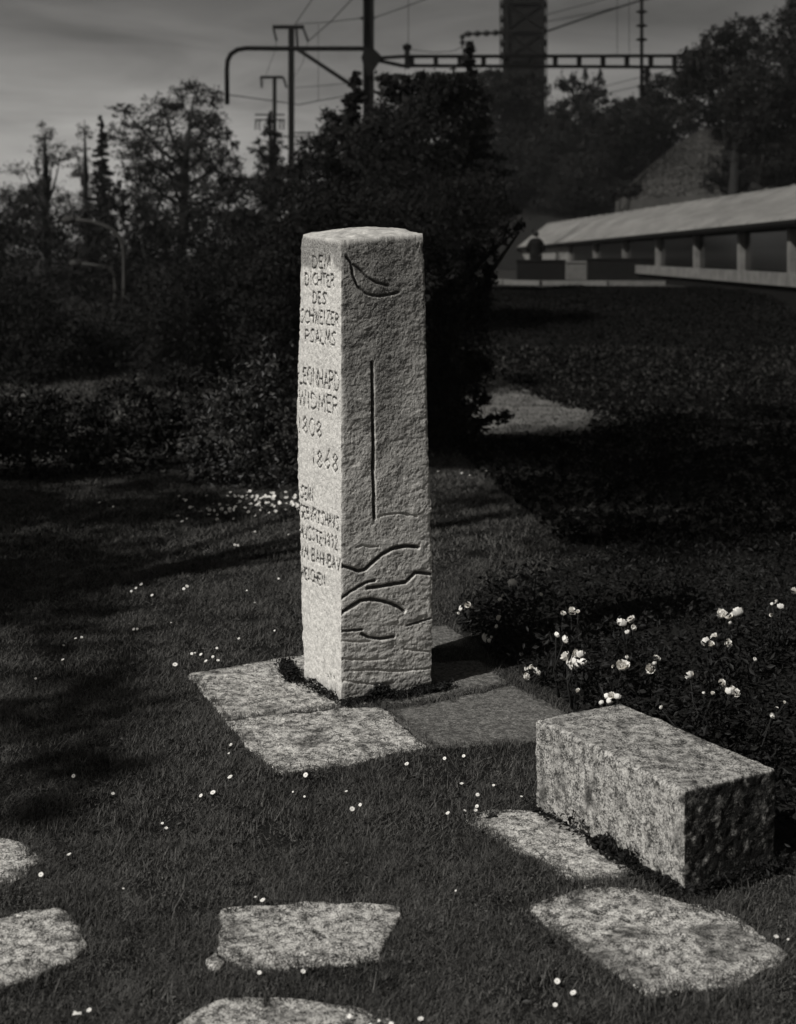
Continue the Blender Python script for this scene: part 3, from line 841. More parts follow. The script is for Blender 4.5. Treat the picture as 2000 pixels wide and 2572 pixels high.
def GP(pts): return [G(u, v)[:2] for u, v in pts]
slabs = [
    ('slab', GP([(478, 1698), (640, 1668), (752, 1652), (905, 1640), (930, 1772), (856, 1780), (566, 1813)]), 0.012, 'slab', 'large rough granite slab at the left foot of the pillar'),
    ('slab', GP([(562, 1819), (856, 1786), (958, 1786), (1074, 1882), (880, 1924), (700, 1947)]), 0.014, 'slab', 'large rough granite slab in front of the pillar, nearest the lawn'),
    ('slab', GP([(964, 1788), (1060, 1774), (1288, 1724), (1432, 1796), (1400, 1850), (1345, 1866), (1084, 1886)]), 0.010, 'slab_smooth_shade', 'smoother shaded granite slab right of the pillar, ending at the bench'),
    ('slab', GP([(940, 1768), (1050, 1768), (1284, 1716), (1216, 1657), (1060, 1668), (920, 1690)]), 0.006, 'slab_smooth_shade', 'smooth shaded slab right behind the pillar foot'),
    ('slab', GP([(930, 1636), (1192, 1623), (1128, 1572), (960, 1580)]), 0.008, 'slab_smooth_shade', 'small slab corner peeping out far behind the pillar by the roses'),
    ('slab', GP([(1158, 2052), (1260, 2036), (1420, 2040), (1640, 2190), (1592, 2200), (1470, 2230), (1290, 2140)]), 0.006, 'slab', 'narrow granite slab lying along the long side of the bench'),
    ('slab', GP([(1322, 2282), (1470, 2236), (1600, 2236), (1830, 2300), (1990, 2405), (1860, 2478), (1630, 2508), (1440, 2392)]), 0.010, 'slab', 'large pitted granite slab in front of the bench near the lower right corner'),
    ('slab', GP([(-260, 2360), (-60, 2330), (60, 2300), (160, 2284), (200, 2330), (232, 2388), (190, 2420), (20, 2482), (-240, 2500)]), 0.010, 'slab', 'pitted granite stepping slab cut by the left picture edge, lower of the two there'),
    ('slab', GP([(562, 2288), (780, 2272), (1012, 2282), (990, 2360), (960, 2420), (800, 2436), (640, 2442), (538, 2410)]), 0.012, 'slab', 'pitted granite stepping slab in the middle of the lawn near the bottom edge'),
    ('slab', GP([(420, 2600), (560, 2512), (760, 2512), (900, 2536), (1010, 2580), (980, 2720), (440, 2740)]), 0.010, 'slab', 'granite stepping slab cut off by the bottom picture edge'),
    ('slab', GP([(-220, 2120), (0, 2104), (70, 2122), (96, 2170), (50, 2216), (-20, 2232), (-240, 2240)]), 0.008, 'slab', 'dim shaded stepping slab at the left picture edge, upper of the two there'),
    ('stone', GP([(516, 2422), (548, 2408), (566, 2430), (548, 2448), (520, 2444)]), 0.022, 'slab', 'small broken stone chip beside the middle stepping slab'),
]
slab_polys = []
for i, (nm, c, h, m_, lab) in enumerate(slabs):
    big = nm == 'slab'
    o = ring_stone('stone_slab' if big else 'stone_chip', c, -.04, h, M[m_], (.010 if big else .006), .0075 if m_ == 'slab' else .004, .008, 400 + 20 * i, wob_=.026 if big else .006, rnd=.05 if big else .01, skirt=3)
    tag(o, lab, 'stone slab' if big else 'stone', 'granite slabs let into the lawn' if big else None)
    slab_polys.append(np.array(c))

def inside(px, py, poly):
    r = np.zeros(len(px), bool)
    j = len(poly) - 1
    for i in range(len(poly)):
        xi, yi = poly[i]; xj, yj = poly[j]
        c = ((yi > py) != (yj > py)) & (px < (xj - xi) * (py - yi) / (yj - yi + 1e-12) + xi)
        r ^= c; j = i
    return r

# ------------------------------------------------------------------ grass
def shrink(poly, f):
    c = poly.mean(0); return c + (poly - c) * f
bench_poly = np.array([bF, bF + dL * bl_, bF + dL * bl_ + dR * bw_, bF + dR * bw_])
pil_poly = np.array([Fp, Fp + dL * .45, Fp + dL * .45 + dR * .48, Fp + dR * .48])
bed_poly = BED
def grass(y0, y1, dens, h0, h1, w, seed):
    rs = np.random.default_rng(seed)
    xm = .29 * y1 + .25
    n = int(dens * (y1 - y0) * 2 * xm)
    x = rs.uniform(-xm, xm, n); y = rs.uniform(y0, y1, n)
    keep = np.abs(x) < .29 * y + .25
    pp = np.c_[x, y, np.zeros(n)]
    for sp in slab_polys:
        jit = 1 + .03 * vnoise(pp, 18, 5)
        c = sp.mean(0)
        jit = 1 + .07 * fbm(pp, 8, 3, 5) + rs.normal(0, .028, n)
        keep &= ~inside(c[0] + (x - c[0]) * jit, c[1] + (y - c[1]) * jit, shrink(sp, .93))
    keep &= ~inside(x, y, bench_poly) & ~inside(x, y, pil_poly) & ~inside(x, y, shrink(bed_poly, .98))
    cl = fbm(pp, 6, 2, 8)
    keep &= rs.uniform(-.75, .5, n) < cl + .25
    x, y, cl = x[keep], y[keep], cl[keep]; n = len(x)
    z = terrain(x, y)
    h = rs.uniform(h0, h1, n) * (1 + .5 * cl)
    tall = rs.uniform(size=n) < .02
    h[tall] *= 1.9
    a = rs.uniform(0, 6.283, n); l = np.abs(rs.normal(0, 1.7, n)) * h
    wx = np.cos(a + 1.57) * w / 2; wy = np.sin(a + 1.57) * w / 2
    b = np.c_[x, y, z]
    V = np.stack([b + np.c_[wx, wy, np.zeros(n)], b - np.c_[wx, wy, np.zeros(n)], b + np.c_[np.cos(a) * l, np.sin(a) * l, h]], 1).reshape(-1, 3)
    return V
Vg = np.concatenate([grass(3.7, 5.2, 52000, .007, .020, .0030, 1), grass(5.2, 7.2, 30000, .008, .022, .0036, 2), grass(7.2, 10, 13000, .010, .026, .005, 3), grass(10, 15, 5000, .014, .036, .009, 4), grass(15, 26, 900, .02, .05, .024, 5)])
tag(link('grass', mesh_np('grass', Vg, np.arange(len(Vg)).reshape(-1, 3)), M['grass']), kind='stuff')

def edge_tufts(seed):
    rs = np.random.default_rng(seed); B = []
    for sp in slab_polys:
        for a, b in zip(sp, np.roll(sp, -1, 0)):
            L_ = np.linalg.norm(b - a); n = int(L_ * 900)
            t = rs.uniform(0, 1, n)[:, None]
            nn = np.array([(b - a)[1], -(b - a)[0]]) / L_
            if nn @ ((a + b) / 2 - sp.mean(0)) < 0: nn = -nn
            q = a + (b - a) * t + nn * rs.normal(.0, .022, n)[:, None]
            g = fbm(np.c_[q, np.zeros(n)], 9, 2, seed) > -.15
            B.append(q[g])
    B = np.concatenate(B)
    k = (B[:, 1] > 3.6)
    for sp in (bench_poly, pil_poly): k &= ~inside(B[:, 0], B[:, 1], sp)
    cnt = sum(inside(B[:, 0], B[:, 1], shrink(sp, 1.06)).astype(int) for sp in slab_polys)
    k &= cnt < 2
    B = B[k]; n = len(B)
    h = rs.uniform(.010, .034, n); a = rs.uniform(0, 6.283, n); l = np.abs(rs.normal(0, 1.2, n)) * h; w = .0034
    b = np.c_[B, np.full(n, .004)]; W_ = np.c_[np.cos(a + 1.57), np.sin(a + 1.57), np.zeros(n)] * w / 2
    return np.stack([b + W_, b - W_, b + np.c_[np.cos(a) * l, np.sin(a) * l, h]], 1).reshape(-1, 3)
Ve = edge_tufts(81)
tag(link('edge_grass', mesh_np('edge_grass', Ve, np.arange(len(Ve)).reshape(-1, 3)), M['grass']), kind='stuff')
def tuft_blades(seed, n_t):
    rs = np.random.default_rng(seed); out = []
    for _ in range(n_t):
        y = 3.7 + 6.5 * rs.uniform() ** 1.1; x = rs.uniform(-1, 1) * (.29 * y + .1)
        pt = (np.array([x]), np.array([y]))
        if any(inside(*pt, shrink(sp, 1.02))[0] for sp in slab_polys) or any(inside(*pt, sp)[0] for sp in (bench_poly, pil_poly, bed_poly)): continue
        m = rs.integers(25, 70); r = rs.uniform(.015, .045)
        q = np.array([x, y]) + rs.normal(size=(m, 2)) * r
        h = rs.uniform(.018, .05, m) * rs.uniform(.7, 1.2); a = rs.uniform(0, 6.283, m); l = np.abs(rs.normal(.3, .7, m)) * h
        b = np.c_[q, np.zeros(m)]; W_ = np.c_[np.cos(a + 1.57), np.sin(a + 1.57), np.zeros(m)] * .0022
        out.append(np.stack([b + W_, b - W_, b + np.c_[np.cos(a) * l, np.sin(a) * l, h]], 1).reshape(-1, 3))
    return np.concatenate(out)
Vt_ = tuft_blades(83, 420)
tag(link('grass_tufts', mesh_np('grass_tufts', Vt_, np.arange(len(Vt_)).reshape(-1, 3)), M['grass']), kind='stuff')
rw = np.random.default_rng(84)
wy = 3.8 + 5.5 * rw.uniform(0, 1, 260); wx = rw.uniform(-1, 1, 260) * (.28 * wy + .1)
ok_ = np.ones(260, bool)
for sp in slab_polys + [bench_poly, pil_poly, bed_poly]: ok_ &= ~inside(wx, wy, shrink(np.asarray(sp), 1.02))
wc = np.c_[wx, wy][ok_]
wl_p = (wc[:, None, :] + rw.normal(size=(len(wc), 9, 2)) * .018).reshape(-1, 2)
V, F = leaf_quads(np.c_[wl_p, rw.uniform(.006, .02, len(wl_p))], .012, rw, flat=.7)
tag(link('broad_weeds', mesh_np('broad_weeds', V, F), M['weed']), kind='stuff')
rs_c = np.random.default_rng(71)
n_ = 60000
yy = 3.7 + 7.5 * rs_c.uniform(0, 1, n_) ** 1.2; xx = rs_c.uniform(-1, 1, n_) * (.29 * yy + .2)
kk = fbm(np.c_[xx, yy, 0 * xx], 3.2, 3, 19) > -.05 + .35 * rs_c.uniform(-1, 1, n_)
for sp in slab_polys: kk &= ~inside(xx, yy, shrink(sp, .99))
for sp in (bench_poly, pil_poly, bed_poly): kk &= ~inside(xx, yy, sp)
xx, yy = xx[kk], yy[kk]
V, F = leaf_quads(np.c_[xx, yy, rs_c.uniform(.004, .018, len(xx))], .0052, rs_c, flat=.55)
tag(link('clover', mesh_np('clover', V, F), M['grass']), kind='stuff')

# low leaves along the pillar foot, the bench foot and in the rose bed
def low_leaves(name, paths, n, spread, h, size, matl, seed, area=None):
    rs = np.random.default_rng(seed)
    if area is not None:
        lo, hi = area.min(0), area.max(0)
        p = rs.uniform(lo, hi, (n, 2)); p = p[inside(p[:, 0], p[:, 1], area)]
        zc = h * (0.35 + .65 * (0.5 + .5 * fbm(np.c_[p, np.zeros(len(p))], 2.6, 3, seed)))
        pts = np.c_[p, rs.uniform(0.05, 1, len(p)) * zc]
    else:
        pts = []
        for (a, b, w) in paths:
            a = np.array(a); b = np.array(b); m = int(n * w)
            t = rs.uniform(0, 1, m)[:, None]
            q = a + (b - a) * t + rs.normal(size=(m, 2)) * spread
            hz = h * np.clip(.5 + .9 * vnoise(np.c_[q, np.zeros(m)], 11, seed), .1, 1.4)
            pts.append(np.c_[q, rs.uniform(.0, 1, m) * hz + .012])
        pts = np.concatenate(pts)
    if area is not None: pts = pts[inside(pts[:, 0], pts[:, 1], bed_poly)]
    V, F = leaf_quads(pts, size, rs, flat=.2)
    return tag(link(name, mesh_np(name, V, F), M[matl]), kind='stuff')
low_leaves('moss', [(Fp + dR * .01 - dL * .03, Fp + dR * .52 - dL * .04, 1.0), (Fp + dR * .25 - dL * .06, Fp + dR * .56 - dL * .03, .8), (Fp + dL * .02 - dR * .015, Fp + dL * .44 - dR * .02, .22), (Fp + dL * .42 - dR * .05, Fp + dL * .62, .35)], 2600, .02, .05, .010, 'leaf_rose', 21)
low_leaves('weeds', [(bF + dL * .02 - dR * .03, bF + dL * .45 - dR * .02, .8), (bF + dR * .0 - dL * .03, bF + dR * .43 - dL * .02, 1.0), (bF + dL * .45 - dR * .01, bF + dL * .85 - dR * .015, .15)], 1500, .02, .06, .011, 'leaf_rose', 22)
low_leaves('undergrowth', None, 46000, 0, .22, .017, 'leaf_rose', 23, area=shrink(bed_poly, .97))

def ivy(name, area, n, h, size, seed, holes=()):  # dark leaf layer added; its near-black colour stands in for shade
    rs = np.random.default_rng(seed)
    area = np.asarray(area, float); lo, hi = area.min(0), area.max(0)
    p = rs.uniform(lo, hi, (n, 2)); p = p[inside(p[:, 0], p[:, 1], area)]
    for hl in holes:
        pj = p + rs.normal(size=p.shape) * .10 + .35 * np.stack([fbm(np.c_[p, 0 * p[:, 0]], 1.6, 3, 5), fbm(np.c_[p, 0 * p[:, 0]], 1.6, 3, 6)], 1)
        p = p[~inside(pj[:, 0], pj[:, 1], np.asarray(hl, float))]
    z = terrain(p[:, 0], p[:, 1]) + rs.uniform(.01, 1, len(p)) * h * (.6 + .5 * fbm(np.c_[p, np.zeros(len(p))], .9, 3, seed))
    V, F = leaf_quads(np.c_[p, z], size, rs, flat=.25)
    return tag(link(name, mesh_np(name, V, F), M['leaf_shade']), kind='stuff')
PATH = [(0.5, 17.0), (2.0, 16.8), (2.55, 17.6), (2.7, 18.6), (2.3, 20.0), (1.5, 23.4), (0.7, 22.0)]
ivy('shade_cover', [(1.2, 10.3), (4.4, 10.2), (5.6, 16), (8.0, 26.0), (8.0, 37.5), (2.4, 38.2), (0.6, 30), (0.5, 16.2), (0.9, 13)], 110000, .14, .035, 61, [PATH])

# ------------------------------------------------------------------ roses
def petal_ball(rs):
    V = []; F = []
    for ring, (cnt, tilt, ln, rr) in enumerate([(6, 28, .78, .35), (6, 55, .72, .30), (5, 76, .62, .2), (4, 86, .55, .08)]):
        for k in range(cnt):
            a = 2 * math.pi * (k + .5 * ring + rs.uniform(-.15, .15)) / cnt
            tl = R(tilt + rs.uniform(-10, 10))
            b = len(V)
            for i, t in enumerate((0, .5, 1)):
                tt = tl + .5 * t - .15
                rad = rr * .3 + ln * t * math.cos(tt) * .95
                z = ln * t * math.sin(tt) * .8 - .15 * (3 - ring) * .3
                w = (.16, .46, .34)[i] * ln
                for sgn in (-1, 0, 1):
                    V.append((math.cos(a) * rad - math.sin(a) * w * sgn, math.sin(a) * rad + math.cos(a) * w * sgn, z + (.10 * ln if sgn == 0 and i == 1 else 0) * -1 + (.06 if i == 2 and sgn else 0)))
            for i in range(2):
                for j in range(2):
                    F.append((b + i * 3 + j, b + i * 3 + j + 1, b + (i + 1) * 3 + j + 1, b + (i + 1) * 3 + j))
    me = mesh_np('rose_bloom', np.array(V), np.array(F), True)
    me.materials.append(M['petal'])
    return me
blooms = [petal_ball(random.Random(s)) for s in range(5)]
rose_sets = [  # label, [(u, v, px width)]
    ('rose bush with one open white bloom and a bud, farthest back near the pillar', [(1288, 1467, 18), (1257, 1507, 9), (1261, 1497, 7), (1348, 1425, 8), (1358, 1494, 8)]),
    ('rose bush with a loose pair of white blooms just right of the pillar', [(1159, 1532, 14), (1176, 1521, 13), (1151, 1542, 7), (1186, 1526, 6)]),
    ('rose bush with two small dim white blooms one above the other', [(1254, 1553, 11), (1249, 1574, 9)]),
    ('rose bush with one bright star-shaped white bloom beside the small slab corner', [(1217, 1606, 21), (1230, 1612, 12), (1236, 1602, 8)]),
    ('rose bush with three small blooms in a row behind the biggest cluster', [(1414, 1543, 12), (1435, 1537, 17), (1452, 1537, 8)]),
    ('rose bush with dim paired blooms between the row of three and the biggest cluster', [(1416, 1607, 17), (1397, 1596, 12)]),
    ('rose bush carrying the biggest dense cluster of white blooms', [(1424, 1652, 22), (1442, 1664, 24), (1460, 1648, 20), (1436, 1676, 20), (1452, 1672, 20), (1446, 1642, 16), (1464, 1666, 16), (1428, 1668, 18)]),
    ('rose bush with a small cluster of blooms near the slab edge', [(1321, 1680, 13), (1345, 1688, 16), (1320, 1700, 15), (1336, 1677, 11), (1351, 1690, 10)]),
    ('rose bush with three hanging blooms right of the row of three', [(1561, 1569, 22), (1588, 1559, 18), (1590, 1577, 13), (1577, 1590, 11)]),
    ('rose bush with one large ragged bloom between the bench and the three hanging blooms', [(1565, 1676, 25), (1556, 1668, 14), (1578, 1672, 13), (1541, 1674, 7), (1573, 1651, 9)]),
    ('rose bush with two stacked blooms leaning right, above the bench middle', [(1635, 1680, 20), (1648, 1656, 15), (1645, 1668, 10)]),
    ('rose bush with a single round bloom above the bench', [(1735, 1700, 20), (1768, 1742, 7), (1790, 1742, 8)]),
    ('rose bush with blooms in a slanting row of three at the right', [(1776, 1615, 20), (1797, 1602, 17), (1826, 1616, 17), (1786, 1620, 14), (1895, 1657, 9)]),
    ('rose bush with a wide group of soft dim blooms, high at the right', [(1811, 1547, 24), (1833, 1551, 17), (1856, 1543, 26), (1836, 1566, 9)]),
    ('rose bush at the right edge with small scattered blooms', [(1940, 1519, 8), (1961, 1527, 16), (1938, 1545, 8), (1996, 1487, 16), (1952, 1512, 9)]),
    ('rose bush with blooms tumbling down towards the bench at the right', [(1813, 1716, 14), (1820, 1728, 15), (1831, 1741, 20), (1846, 1741, 18), (1838, 1732, 14)]),
    ('rose bush right behind the bench end with blooms showing over its edge', [(1525, 1752, 14), (1537, 1750, 16), (1551, 1753, 15), (1531, 1764, 15), (1512, 1767, 11), (1453, 1736, 10)]),
    ('low rose bush behind the bench with tiny buds at the right edge', [(1937, 1799, 12), (1951, 1781, 8), (1663, 1778, 10), (1970, 1764, 6)]),
]
rs_r = random.Random(3)
for lab, bl in rose_sets:
    zz = .32
    ps = []
    for u, v, w in bl:
        z = zz + rs_r.uniform(-.03, .03)
        while z > .06:                                   # lower stems along the slab edge
            p = G(u, v, z)
            if inside(p[:1], p[1:2], bed_poly)[0]: break
            z -= .02
        ps.append(G(u, v, z))
    main = np.mean(ps[:3], 0)
    bx, by = main[0], main[1] + .04
    rt = root('rose_bush', lab, 'rose bush', (bx, by, 0.0), 'white rose bushes in the bed beside the pillar')
    nrs = np.random.default_rng(int(bx * 1000) & 65535)
    lv = []
    for p, (u, v, w) in zip(ps, bl):
        q = p - np.array([bx, by, 0])
        if abs(q[0]) > .45 or abs(q[1]) > .5:
            foot = np.array([q[0] * .9, q[1] * .9 + .03, 0])
        else:
            foot = np.array([q[0] * .2, q[1] * .2, 0])
        md = foot * .5 + q * .5 + nrs.normal(size=3) * .02
        st = MB(); st.tube([foot, md, q - np.array([0, 0, .008])], [.006, .004, .003], 5); st.build('stem', M['bark'], rt, True)
        px = p[1] / F_PX
        o = link('rose_bloom', rs_r.choice(blooms), None, rt, q)
        o.scale = (w * px * .98, w * px * .98, w * px * 1.25)
        o.rotation_euler = (rs_r.uniform(.5, 1.25), rs_r.uniform(-.5, .5), rs_r.uniform(0, 6.28))
        m = 130
        lv.append(foot + (q - foot) * nrs.uniform(.15, .97, m)[:, None] + nrs.normal(size=(m, 3)) * np.array([.07, .07, .035]))
    lv = np.concatenate(lv); lv = lv[(lv[:, 2] > .01) & inside(lv[:, 0] + bx, lv[:, 1] + by, bed_poly)]
    V, F = leaf_quads(lv, .017, nrs, flat=.3)
    link('foliage', mesh_np('rose_foliage', V, F), M['leaf_rose'], rt)

# ------------------------------------------------------------------ daisies and litter on the lawn
def daisy_mesh(s):
    V = []; F = []; rr = random.Random(s)
    n = 13
    for k in range(n):
        a = 2 * math.pi * k / n
        b = len(V)
        for (r, w, z) in ((.28, .10, .02), (.75, .20, .10 + rr.uniform(-.05, .1)), (1.0, .10, .05 + rr.uniform(-.05, .15))):
            for sg in (-1, 1):
                V.append((math.cos(a) * r - math.sin(a) * w * sg, math.sin(a) * r + math.cos(a) * w * sg, z))
        F += [(b, b + 1, b + 3, b + 2), (b + 2, b + 3, b + 5, b + 4)]
    np_ = len(F)
    b = len(V)
    for r, z in ((.34, .04), (.2, .16)):
        for k in range(8):
            V.append((math.cos(k * .785) * r, math.sin(k * .785) * r, z))
    for k in range(8):
        F.append((b + k, b + (k + 1) % 8, b + 8 + (k + 1) % 8, b + 8 + k))
    F.append((b + 8, b + 9, b + 10, b + 11)); F.append((b + 11, b + 12, b + 15, b + 8)); F.append((b + 12, b + 13, b + 14, b + 15))
    # stalk
    b = len(V)
    for z in (-1.6, 0.03):
        for k in range(4):
            V.append((math.cos(k * 1.571) * .06, math.sin(k * 1.571) * .06, z))
    for k in range(4):
        F.append((b + k, b + (k + 1) % 4, b + 4 + (k + 1) % 4, b + 4 + k))
    me = mesh_np('daisy', np.array(V), np.array(F))
    for m_ in ('petal', 'heart', 'leaf_rose'): me.materials.append(M[m_])
    mi = np.zeros(len(F), np.int32); mi[np_:] = 1; mi[-4:] = 2
    me.polygons.foreach_set('material_index', mi)
    return me
daisy_meshes = [daisy_mesh(s) for s in range(4)]
near_px = [(580, 1866, 7), (578, 1947, 11), (505, 1993, 8), (535, 1986, 11), (408, 2062, 6), (418, 2074, 7), (174, 2140, 9), (103, 2191, 10), (660, 2255, 11), (642, 2246, 5), (1022, 1914, 9), (768, 1942, 10), (885, 2027, 10), (905, 2016, 7), (870, 1982, 6), (1117, 1900, 7), (1165, 1894, 7), (1160, 1963, 8), (1200, 1991, 8), (1198, 2020, 8), (1240, 1967, 6), (1195, 2030, 8), (1125, 2037, 9), (1168, 2030, 6), (1400, 2458, 12), (1440, 2487, 13), (1395, 2517, 10), (1950, 2346, 10), (1980, 2352, 5), (224, 2530, 10), (878, 2545, 9), (983, 2566, 11), (1057, 2552, 12), (952, 2556, 6), (930, 2568, 8), (762, 2433, 10), (652, 2436, 9), (1310, 1995, 6), (185, 1944, 8), (284, 1988, 7), (736, 1983, 4), (765, 1995, 5), (575, 1887, 5), (310, 2225, 5), (1145, 2230, 4)]
mid_px = [(440, 1666, 10), (482, 1638, 6), (490, 1636, 5), (505, 1640, 7), (517, 1657, 8), (548, 1655, 7), (535, 1646, 6), (545, 1624, 5), (470, 1470, 7), (462, 1476, 6), (355, 1465, 7), (342, 1474, 5), (590, 1365, 6), (598, 1366, 5), (382, 1492, 6), (330, 1482, 5), (205, 1597, 6), (190, 1600, 6), (160, 1617, 5), (158, 1653, 6), (336, 1577, 6), (345, 1576, 5), (430, 1560, 4), (620, 1480, 4), (640, 1510, 4), (700, 1450, 4), (725, 1340, 5), (640, 1332, 5), (90, 1700, 5), (600, 1600, 5), (690, 1580, 4), (1100, 1180, 5), (1160, 1185, 5), (1222, 1181, 5), (1180, 1190, 4), (470, 1298, 5), (250, 1260, 5), (285, 1270, 4)]
rd = random.Random(12)
band = []
for _ in range(110):
    t = rd.random()
    u = 430 + 325 * t ** .62
    v = rd.gauss(1268 - 18 * t, 18)
    if 1234 < v < 1322: band.append((u, v, rd.uniform(4, 8)))
MARKS = [('the front pillar slab', 800, 1860), ('the smooth shaded slab', 1200, 1800), ('the bench', 1520, 2010), ('the narrow slab by the bench', 1290, 2090), ('the big slab in front of the bench', 1640, 2360),
         ('the middle stepping slab', 770, 2360), ('the bottom stepping slab', 740, 2560), ('the left edge stepping slab', 110, 2380), ('the dim left edge slab', 40, 2170), ('the back left pillar slab', 600, 1740),
         ('the leafy bush', 610, 1230), ('the far left shrub', 120, 1230), ('the pillar', 900, 1250)]
ORD = ['nearest', 'second nearest', 'third nearest', 'fourth nearest', 'fifth nearest', 'sixth nearest', 'seventh nearest', 'eighth nearest', 'ninth nearest', 'tenth nearest', 'eleventh nearest', 'twelfth nearest', 'thirteenth nearest', 'fourteenth nearest']
def daisy_labels(lst):
    info = []
    for k, (u, v, w) in enumerate(lst):
        d, nm, mu, mv = min((math.hypot(u - mu, (v - mv) * 1.6), nm, mu, mv) for nm, mu, mv in MARKS)
        rel = ('right of' if u > mu else 'left of') if abs(u - mu) > abs(v - mv) * 1.6 else ('in front of' if v > mv else 'behind')
        info.append((nm, rel, d, k))
    out = [None] * len(lst)
    for key in sorted({(a, b) for a, b, _, _ in info}):
        sel = sorted((d, k) for a, b, d, k in info if (a, b) == key)
        for n, (d, k) in enumerate(sel):
            out[k] = 'white daisy %s %s, %s one' % (key[1], key[0], ORD[min(n, 13)]) if len(sel) > 1 else 'white daisy alone in the grass %s %s' % (key[1], key[0])
    return out
nm_l = daisy_labels(near_px + mid_px)
for lst, labs, grp in ((near_px, nm_l[:len(near_px)], 'daisies scattered on the near lawn'), (mid_px, nm_l[len(near_px):], 'daisies scattered on the far lawn'),
                      (band, ['small white daisy in the dense drift of daisies below the leafy bush'] * len(band), 'daisies in the drift by the bush')):
    for (u, v, w), lab in zip(lst, labs):
        p = G(u, v, .03)
        r_ = w * p[1] / F_PX * .64
        if inside(np.array([p[0]]), np.array([p[1]]), pil_poly)[0]: continue
        o = link('daisy', rd.choice(daisy_meshes), None, None, (p[0], p[1], float(terrain(p[0], p[1])) + .020 + r_ * .3))
        o.scale = (r_, r_, r_ * .9)
        o.rotation_euler = (rd.uniform(.1, .9), rd.uniform(-.5, .2), rd.uniform(-.4, .4))
        tag(o, lab, 'daisy', grp)
for (u, v, w, lab) in [(194, 2547, 22, 'torn white paper scrap lying on the lawn at the lower left'), (47, 2301, 12, 'tiny folded white paper scrap on the top edge of the left stepping slab')]:
    p = G(u, v, .035); s = w * p[1] / F_PX / 2
    me = bpy.data.meshes.new('paper_scrap')
    me.from_pydata([(-s, -.5 * s, 0), (0, -.7 * s, .3 * s), (s, -.3 * s, .1 * s), (.9 * s, .5 * s, .35 * s), (.1 * s, .3 * s, .2 * s), (-.8 * s, .6 * s, .5 * s)], [], [(0, 1, 4, 5), (1, 2, 3, 4)]); me.update()
    o = link('paper_scrap', me, M['paper'], None, tuple(p))
    md = o.modifiers.new('thickness', 'SOLIDIFY'); md.thickness = .0006
    tag(o, lab, 'paper')

# ------------------------------------------------------------------ long low station building at the right
bx_ = 8.1
Y0, Y1 = 26.0, 101.0
def eave(Y): return EYE + .65 + (Y - 30) * (-.23 / 72)
def sill(Y): return EYE - .39 + (Y - 30) * (.11 / 72)
bld = root('station_building', 'long low building with pale roof and dark window band at the right', 'building', (bx_, 55, 1.2))
def W(x, Y, z): return (x - bx_, Y - 55, z - 1.2)
posts_u = [2120, 1985, 1858, 1746, 1650, 1566, 1492, 1428]
post_Y = [bx_ * F_PX / (u - CX) for u in posts_u]
wend = post_Y[-1]
m = MB()
m.add([W(bx_, Y0, .4), W(bx_, Y1, .9), W(bx_, Y1, sill(Y1)), W(bx_, Y0, sill(Y0)), W(bx_ + .25, Y0, .4), W(bx_ + .25, Y1, .9), W(bx_ + .25, Y1, sill(Y1)), W(bx_ + .25, Y0, sill(Y0))],
      [(0, 3, 2, 1), (4, 5, 6, 7), (3, 7, 6, 2), (0, 1, 5, 4), (0, 4, 7, 3), (1, 2, 6, 5)])
m.build('wall', M['darkwall'], bld); m = MB()
m.add([W(bx_, wend, sill(wend)), W(bx_, Y1, sill(Y1)), W(bx_, Y1, eave(Y1) - .05), W(bx_, wend, eave(wend) - .05), W(bx_ + .25, wend, sill(wend)), W(bx_ + .25, Y1, sill(Y1)), W(bx_ + .25, Y1, eave(Y1) - .05), W(bx_ + .25, wend, eave(wend) - .05)],
      [(0, 3, 2, 1), (4, 5, 6, 7), (3, 7, 6, 2), (0, 1, 5, 4), (0, 4, 7, 3), (1, 2, 6, 5)])
m.box(W(bx_ + .25, Y1 - .3, .9), W(bx_ + 5.2, Y1, eave(Y1) - .05))
m.box(W(bx_ + 5.0, Y0, .4), W(bx_ + 5.2, Y1 - .3, 2.6))
m.build('end_wall', M['render'], bld)
m = MB()
e0, e1 = eave(Y0), eave(Y1)
lip = -.16
ridge = [(bx_ + 2.6, Y0, EYE + 1.80), (bx_ + 2.6, Y1 + 3, EYE + 2.25)]
V = [W(bx_ + lip, Y0, e0 + .06), W(bx_ + lip, Y1 + 2, e1 + .06), W(*ridge[1]), W(*ridge[0]), W(bx_ + 5.4, Y0, e0 + .06), W(bx_ + 5.4, Y1 + 2, e1 + .06)]
Vd = [(x, y, z - .10) for x, y, z in V]
m.add(V + Vd, [(0, 3, 2, 1), (3, 4, 5, 2), (6, 7, 8, 9), (9, 8, 11, 10), (0, 1, 7, 6), (4, 10, 11, 5), (0, 6, 9, 3), (3, 9, 10, 4), (1, 2, 8, 7), (2, 5, 11, 8)])
rf = m.build('roof', M['roof'], bld)
for k in range(26):                                 # standing seams of the roof sheets
    y = Y0 + 1.4 + k * 2.9
    t = (y - Y0) / (Y1 - Y0)
    a = Vector(W(bx_ + lip + .02, y, e0 + (e1 - e0) * t + .075)); b = Vector(W(bx_ + 2.55, y, EYE + 1.80 + .45 * t + .01))
    sm_ = MB(); sm_.bar(a, b, .05, .04); sm_.build('seam', M['roof'], rf)
g = MB(); g.tube([W(bx_ + lip - .05, Y0, e0 - .03), W(bx_ + lip - .05, Y1 + 2, e1 - .03)], .085, 8); g.build('gutter', M['steel'], bld)
